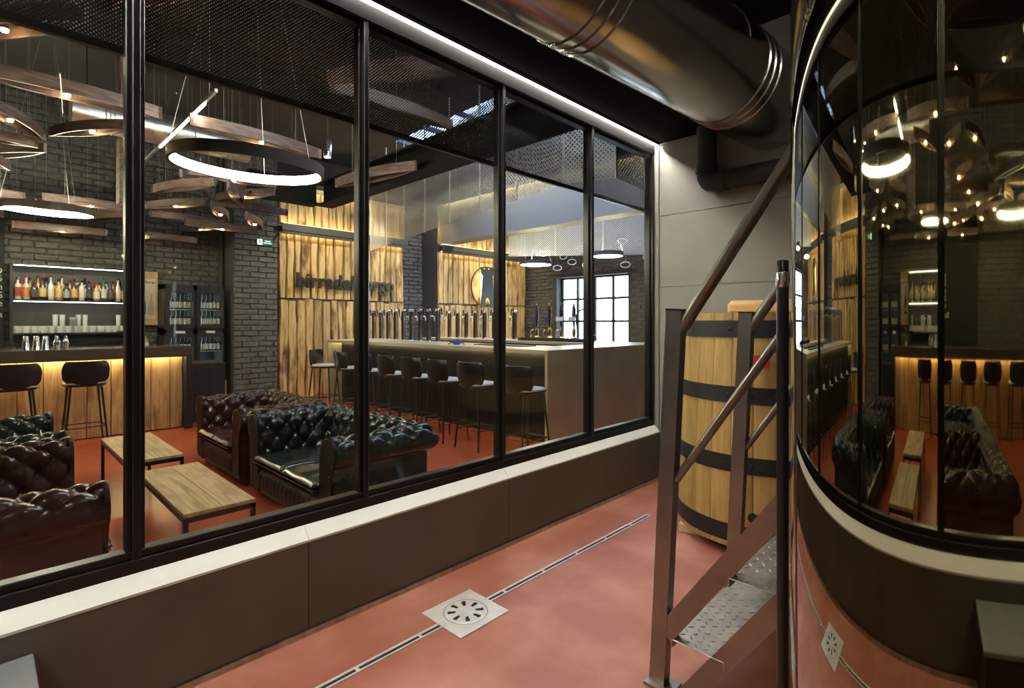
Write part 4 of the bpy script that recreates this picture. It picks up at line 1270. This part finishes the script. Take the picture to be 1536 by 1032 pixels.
# hand pumps on a drip tray
dt = thing('drip_tray', 'long black drip tray under the four hand pumps', 'tray', (-5.12, 5.36, TT))
dt.location = (-4.40, 6.35, TT)
HP = [(-6.18, 7.02), (-5.88, 7.02), (-5.61, 7.02), (-5.34, 7.02)]
dt.location = (-5.72, 7.0, TT)
m = MB(); m.box(-.78, .72, -.14, .14, 0.0005, .05); m.obj('tray', 'plastic_black', dt)
for k in range(24): MB().box(-.76 + k * .062, -.74 + k * .062, -.12, .12, .0501, .055).obj('grille_bar', 'stool_leg', dt)
h0 = None
for i, (x, y) in enumerate(HP):
    lab = 'brass based hand pump with tall black handle' + (' and white plate' if i > 1 else '') + ' on the drip tray'
    t = thing('hand_pump', lab, 'beer pump', (x, y, TT + .0555), 0, 'hand pumps on the drip tray')
    MB().lathe([(.05, 0), (.05, .01), (.03, .025), (.024, .06), (.034, .08), (.034, .13), (.022, .16), (.016, .20)], 16).obj('base', 'brass', t, smooth=50)
    MB().lathe([(.014, .20), (.02, .23), (.024, .30), (.036, .40), (.034, .48), (.022, .55), (.012, .57)], 16).obj('handle', 'plastic_black', t, smooth=50)
    MB().lathe([(.012, .57), (.017, .585), (.010, .61), (0, .62)], 12).obj('finial', 'brass', t, smooth=50)
    MB().tube([(0, -.02, .12), (0, -.12, .14), (0, -.16, .11), (0, -.165, .0)], .010, 8).obj('spout', 'brass', t, smooth=50)
    if i > 1: MB().box(-.075, .075, -.062, -.056, .30, .37).obj('name_plate', 'paper_white', t)
    else: MB().lathe([(0, 0), (.05, 0), (.05, .008), (0, .008)], 18).obj('badge', 'cloth_navy', t, loc=(0, -.062, .33), rot=(R(90), 0, 0))
fc = thing('sink_faucet', 'tall arched black faucet beside the hand pumps', 'faucet', (-4.42, 7.45, TT))
fc.location = (-5.20, 7.25, TT)
MB().lathe([(.035, 0), (.035, .02), (.02, .03)], 14).obj('base', 'chrome', fc)
MB().tube([(0, 0, 0), (0, 0, .42)] + [(-.13 + .13 * math.cos(t), 0, .42 + .13 * math.sin(t)) for t in np.linspace(0, PI, 10)] + [(-.26, 0, .36), (-.26, 0, .28)], .014, 10).obj('spout', 'plastic_black', fc, smooth=50)
gr = thing('tray_rail', 'small bent chrome rail at the end of the drip tray', 'rail', (-4.92, 7.0, TT))
MB().tube([(-.04, 0, 0), (-.04, 0, .10), (-.02, 0, .125), (.02, 0, .125), (.04, 0, .10), (.04, 0, 0)], .006, 8).obj('rail', 'chrome', gr, smooth=50)
# folded cloth
m = MB(); vs = []; fs = []
rn = random.Random(5)
for j in range(9):
    for i in range(13):
        u, v = -1 + i / 6, -1 + j / 4
        d = max(0, 1 - (u * u + v * v) * .8)
        vs.append((u * .12, v * .09, .002 + .07 * d ** .7 + .010 * math.sin(5 * u + 3 * v) * d))
for j in range(8):
    for i in range(12): fs.append((j * 13 + i, j * 13 + i + 1, (j + 1) * 13 + i + 1, (j + 1) * 13 + i))
o = m.add(vs, fs).obj('bar_cloth', 'cloth_navy', smooth='all'); o.location = (-5.95, 4.95, TT)
tag(o, 'crumpled navy blue cloth lying on the island bar top', 'cloth')
t = thing('bar_mat', 'flat black rubber mat on the island bar top near the cloth', 'mat', (-5.2, 5.2, TT))
MB().bbox(-.5, .5, -.13, .13, .0005, .014, .003).obj('mat', 'plastic_black', t)

# ------------- perforated canopy over the bar
cpts = [(-9.62, 5.69), (-3.48, 4.39), (-2.95, 4.6), (-3.3, 9.0), (-5.7, 10.3), (-8.2, 8.35)]
cp = thing('perforated_canopy', 'pale perforated metal curtain hanging over the island bar', 'canopy', (0, 0, 0))
CZ0, CZ1 = 3.0, 4.45
for i in range(len(cpts) - 1):
    a_, b_ = Vector(cpts[i]), Vector(cpts[i + 1]); L_ = (b_ - a_).length
    nseg = max(1, round(L_ / .95))
    for k in range(nseg):
        p, q = a_.lerp(b_, k / nseg), a_.lerp(b_, (k + 1) / nseg)
        s0_, s1_ = L_ * k / nseg, L_ * (k + 1) / nseg
        MB().quad((p.x, p.y, CZ0), (q.x, q.y, CZ0), (q.x, q.y, CZ1), (p.x, p.y, CZ1)).obj('perforated_panel', 'mesh_white', cp, uvs=[(s0_, 0), (s1_, 0), (s1_, CZ1 - CZ0), (s0_, CZ1 - CZ0)])
        d = (q - p).normalized()
        MB().bar((p.x, p.y, CZ0), (p.x, p.y, CZ1 + .45), .035, .012, up=(-d.y, d.x, 0)).obj('strap', 'sill_white', cp)

# ------------- ring lamps
def ring_lamp(loc, r, label, tilt=(0, 0), strength='ring_glow', h=.085, top=ZC):
    t = thing('ring_lamp', label, 'lamp', loc)
    n = 64
    def band(r0, r1, z0, z1):
        return MB().lathe([(r0, z0), (r1, z0), (r1, z1), (r0, z1), (r0, z0)], n)
    rot = (tilt[0], tilt[1], 0)
    MB().lathe([(r - .004, 0), (r + .020, 0), (r + .020, h), (r - .004, h), (r - .004, h - .003), (r + .006, h - .003), (r + .006, .003), (r - .004, .003), (r - .004, 0)], n).obj('ring_body', 'lamp_body', t, smooth=50, rot=rot)
    MB().lathe([(r + .004, .0035), (r, .0035), (r, h - .0035), (r + .004, h - .0035)], n).obj('diffuser', strength, t, smooth=50, rot=rot)
    M_ = Matrix.Rotation(tilt[1], 3, 'Y') @ Matrix.Rotation(tilt[0], 3, 'X')
    for k in range(3):
        a_ = k * 2 * PI / 3 + .5
        p = M_ @ Vector(((r + .012) * math.cos(a_), (r + .012) * math.sin(a_), h))
        MB().tube([tuple(p), (p.x * .2, p.y * .2, top - loc[2])], .0025, 5).obj('wire', 'wire_grey', t)
    return t


ring_lamp((-4.46, 1.53, 2.74), .55, 'large glowing ring lamp hanging above the coffee tables', (0, .07))
ring_lamp((-8.55, .60, 2.86), .43, 'glowing ring lamp hanging above the plank-fronted counter', (0, .05))
ring_lamp((-8.55, -1.7, 2.90), .46, 'glowing ring lamp hanging over the counter stools nearest the chalkboard end', (0, 0))
ring_lamp((-7.0, 7.92, 2.68), .31, 'small glowing ring lamp over the bar in front of the emblem cladding', (0, 0), h=.08, top=3.40)
ring_lamp((-5.26, 7.92, 2.70), .26, 'small glowing ring lamp over the bar in front of the window', (0, 0), h=.08, top=3.40)

# linear lamp
ll = thing('linear_lamp', 'slim straight light bar hanging among the ceiling frames', 'lamp', (0, 1.5, 3.6))
MB().box(-8.2, -5.2, -.012, .012, 0, .03).obj('bar', 'wire_grey', ll)
MB().box(-7.3, -5.55, -.010, .010, -.012, -.0005).obj('diffuser', 'ring_glow', ll)
for x in (-7.6, -5.4): MB().tube([(x, 0, .03), (x, 0, ZC - 3.6)], .003, 5).obj('wire', 'wire_grey', ll)

la = thing('added_aisle_lamp', 'added cool white tube lamp, unseen, high above the aisle between bar end and glass', 'lamp', (-2.92, 3.1, 4.25))  # hidden lamp added to brighten the bar end panel, sofas and floor
MB().bbox(-.05, .05, -1.2, 1.2, .03, .09, .006).obj('housing', 'lamp_body', la)
MB().tube([(0, -1.18, 0), (0, 1.18, 0)], .022, 10).obj('tube', 'added_lamp_cool', la, smooth=True)
for y in (-1.19, 1.17): MB().box(-.03, .03, y, y + .02, -.028, .035).obj('end_cap', 'plastic_black', la)
for y in (-.9, .9): MB().tube([(0, y, .09), (0, y, ZC - 4.25)], .004, 6).obj('wire', 'wire_grey', la)

# ------------- leaf shaped ceiling frames (pairs of bent slats meeting at both ends)
def leaf(label, Lh, wd, hh, spot):
    t = thing('leaf_frame', label, 'ceiling frame', (0, 0, 0), 0, 'leaf frames under the lounge ceiling')
    n = 14
    for sg in (1, -1):
        vs = []; fs = []
        for i in range(n + 1):
            x = -Lh + 2 * Lh * i / n
            y = sg * wd * (1 - (x / Lh) ** 2); yi = sg * (abs(y) - .016)
            vs += [(x, y, 0), (x, y, hh), (x, yi, hh), (x, yi, 0)]
        for i in range(n):
            a_, b_ = i * 4, i * 4 + 4
            for q in range(4):
                f = (a_ + q, b_ + q, b_ + (q + 1) % 4, a_ + (q + 1) % 4)
                fs.append(f if sg < 0 else f[::-1])
        fs.append((0, 1, 2, 3)); fs.append((n * 4 + 3, n * 4 + 2, n * 4 + 1, n * 4))
        MB().add(vs, fs).obj('bent_slat', 'petal_wood', t, smooth=30)
    for x in (-Lh * .55, Lh * .55): MB().tube([(0, 0, 0), (0, 0, 1)], .0016, 5).obj('wire', 'wire_grey', t, loc=(x, 0, hh))
    m = MB(); m.box(-Lh * .55 - .01, -Lh * .55 + .01, -wd * .7, wd * .7, hh - .012, hh); m.box(Lh * .55 - .01, Lh * .55 + .01, -wd * .7, wd * .7, hh - .012, hh); m.obj('cross_bar', 'lamp_body', t)
    if spot:
        m = MB(); m.lathe([(.026, .02), (.026, .10), (0, .10)], 12); m.box(-.006, .006, -wd * .9, wd * .9, .085, .098); s = m.obj('spot_lamp', 'lamp_body', t)
        MB().lathe([(0, .0), (.020, .0), (.024, .018), (0, .02)], 12).obj('spot_lens', 'spot_glow', s)
    return t


def hang(t):
    for ch in t.children:
        if ch.name.startswith('wire'): ch.scale = (1, 1, ZC - t.location.z - ch.location.z)


LFL = 'open leaf-shaped frame of two bent brown slats hung under the ceiling'
LFS = 'open leaf-shaped frame of bent brown slats holding a small glowing spot'
leafA = leaf(LFL, .70, .10, .115, False)
leafB = leaf(LFS, .70, .10, .115, True)
leafC = leaf('shorter open leaf-shaped slat frame in the dense field above the counter', .52, .085, .10, False)
leafD = leaf('shorter leaf-shaped slat frame with a glowing spot in the field above the counter', .52, .085, .10, True)
used = {}; placed = []
rn = random.Random(17)
for EDG, xa, xb, P2, ox, oy, oz in ((1.62, -6.2, -3.0, (leafA, leafB), 0, 0, 0), (1.20, -10.0, -6.3, (leafC, leafD), 0, 0, 0), (1.20, -10.0, -6.9, (leafC, leafD), .5, .33, -.20)):
    h_ = EDG * math.sqrt(3) / 2
    for r in range(-2, 12):
        for c in range(-2, 12):
            vx = -3.1 - r * h_ + ox; vy = -1.9 + c * EDG + (EDG / 2 if r % 2 else 0) + oy
            for k, an in enumerate((R(90), R(150), R(210))):
                cx, cy = vx + math.cos(an) * EDG / 2, vy + math.sin(an) * EDG / 2
                if not (xa < cx < xb and -2.4 < cy < 3.0): continue
                if (k == 1 and (r + c) % 3 == 0): continue
                if min(math.hypot(cx + 4.46, cy - 1.53), math.hypot(cx + 8.55, cy - .6)) < .5 or math.hypot(cx + 8.35, cy - 1.36) < .6 or (-8.6 < cx < -7.4 and .6 < cy < 2.8 and k == 0): continue
                z = min(3.62, 3.62 + (cx + 4.8) * .115) + rn.uniform(-.04, .04) + oz
                if cx > -6.3 and rn.random() < .15: continue
                if -8.3 < cx < -5.0 and abs(cy - 1.5) < .5 and z > 3.3: continue
                a2 = an + rn.uniform(-.08, .08)
                if oz:
                    bad = math.hypot(cx + 8.55, cy + 1.7) < 1.0 or math.hypot(cx + 8.55, cy - .6) < 1.0
                    for ex, ey, ea in placed:
                        for sgn in (-.286, .286):
                            px, py = cx + sgn * math.cos(a2) - ex, cy + sgn * math.sin(a2) - ey
                            lx_, ly_ = px * math.cos(ea) + py * math.sin(ea), -px * math.sin(ea) + py * math.cos(ea)
                            if abs(lx_) < .54 and abs(ly_) < .12: bad = True
                    if bad: continue
                placed.append((cx, cy, a2))
                proto = P2[1 if (cx < -5.2 and rn.random() < .6) else 0]
                if proto.name not in used:
                    proto.location = (cx, cy, z); proto.rotation_euler = (0, 0, a2); used[proto.name] = True; hang(proto)
                else: hang(dup(proto, (cx, cy, z), a2))
for (cx, cy, an) in ((-5.6, 4.35, .2),): hang(dup(leafA, (cx, cy - 1.0, 3.25), an))

# small white rings hanging at the far end of the bar
tr = None
for i, (u_, v_) in enumerate(((815, 380), (845, 385), (858, 393), (872, 373), (880, 397), (836, 402), (938, 397), (934, 362), (960, 362), (972, 386))):
    y_ = 7.92
    f = 774.; a_ = R(44.1)
    dx = -math.sin(a_) + (u_ - 768) / f * math.cos(a_); dy = math.cos(a_) + (u_ - 768) / f * math.sin(a_); dz = (484 - v_) / f
    s_ = y_ / dy
    loc = (dx * s_, y_, 1.5 + dz * s_)
    tr = thing('hanging_ring', 'small white ring pendant hanging from the bulkhead before the far window', 'pendant', loc, random.uniform(-.5, .5), 'small white rings over the bar end')
    MB().tube([(.075 * math.cos(t), .03 * math.cos(t), .05 * math.sin(t)) for t in np.linspace(0, 2 * PI, 25)[:-1]], .007, 6, closed=True).obj('ring', 'paper_white', tr, smooth=True)
    MB().tube([(0, 0, .05), (0, 0, 3.40 - loc[2])], .002, 5).obj('wire', 'wire_grey', tr)

# ------------- lounge duct with its board box
ld = thing('ceiling_duct', 'shiny round steel duct running across the lounge ceiling', 'duct', (-8.0, 0, 4.03))
MB().tube([(0, y, 0) for y in np.linspace(.75, 2.72, 8)],   .20, 32).obj('pipe', 'duct_lounge', ld, smooth=50)
for y in (1.06, 1.10, 1.14, 2.0, 2.4): MB().tube([(0, y - .008, 0), (0, y, 0), (0, y + .008, 0)], [.2005, .21, .2005], 32, cap=False).obj('seam_ring', 'duct_lounge', ld, smooth=True)
for y in (.9, 2.5): MB().tube([(0, y, .20), (0, y, ZC - 4.03)], .006, 6).obj('hanger', 'frame_black', ld)
bd_ = thing('board_riser', 'tall brown boarded riser shaft behind the steel duct', 'shaft', (-8.35, 1.36, 0))
for k in range(9): MB().bbox(-.12, .12, -.11, .16, 3.05 + k * .21, 3.05 + k * .21 + .205, .004).obj('board', 'petal_wood', bd_)
# spot cylinders on a rail
for i, (x, y) in enumerate(((-6.9, 2.9), (-7.2, 3.1), (-6.6, 3.25))):
    t = thing('track_spot', 'polished cylinder spotlight hung near the black beam', 'spotlight', (x, y, 3.72), 0, 'polished spotlights near the black beam')
    MB().lathe([(0, .02), (.05, .0), (.055, .03), (.055, .24), (.03, .28), (0, .28)], 20).obj('can', 'chrome', t, smooth=50)
    MB().tube([(0, 0, .28), (0, 0, ZC - 3.72)], .008, 6).obj('stem', 'lamp_body', t)
    MB().lathe([(0, -.001), (.04, -.001)], 16).obj('lens', 'shelf_led', t)

# spotlights added to light the wooden cladding, no such fittings known there
for i, (x, y, ty, tz, lab) in enumerate(((-8.5, 4.75, 4.7, 1.9, 'added small ceiling spotlight aimed at the start of the lettering'), (-8.5, 6.0, 5.9, 1.9, 'added small ceiling spotlight aimed at the end of the lettering'), (-8.4, 8.75, 8.6, 2.0, 'added small ceiling spotlight aimed left of the tower emblem'), (-8.4, 9.9, 9.8, 2.0, 'added small ceiling spotlight aimed right of the tower emblem'))):
    t = thing('added_wash_spot', lab, 'spotlight', (x, y, 4.3))
    d = (Vector((-9.9, ty, tz)) - Vector((x, y, 4.3))).normalized()
    MB().tube([tuple(d * -.10), tuple(d * .06)], .045, 14).obj('can', 'lamp_body', t, smooth=50)
    MB().tube([(0, 0, 0), (0, 0, ZC - 4.3)], .008, 6).obj('stem', 'lamp_body', t)
    l = bpy.data.lights.new('added_spot_beam', 'SPOT'); l.energy = 80; l.color = (1.0, .89, .64); l.spot_size = R(95); l.spot_blend = .8; l.shadow_soft_size = .04
    o = bpy.data.objects.new('added_spot_beam', l); COL.objects.link(o); o.parent = t; o.location = tuple(d * .075)
    o.rotation_euler = d.to_track_quat('-Z', 'Y').to_euler()
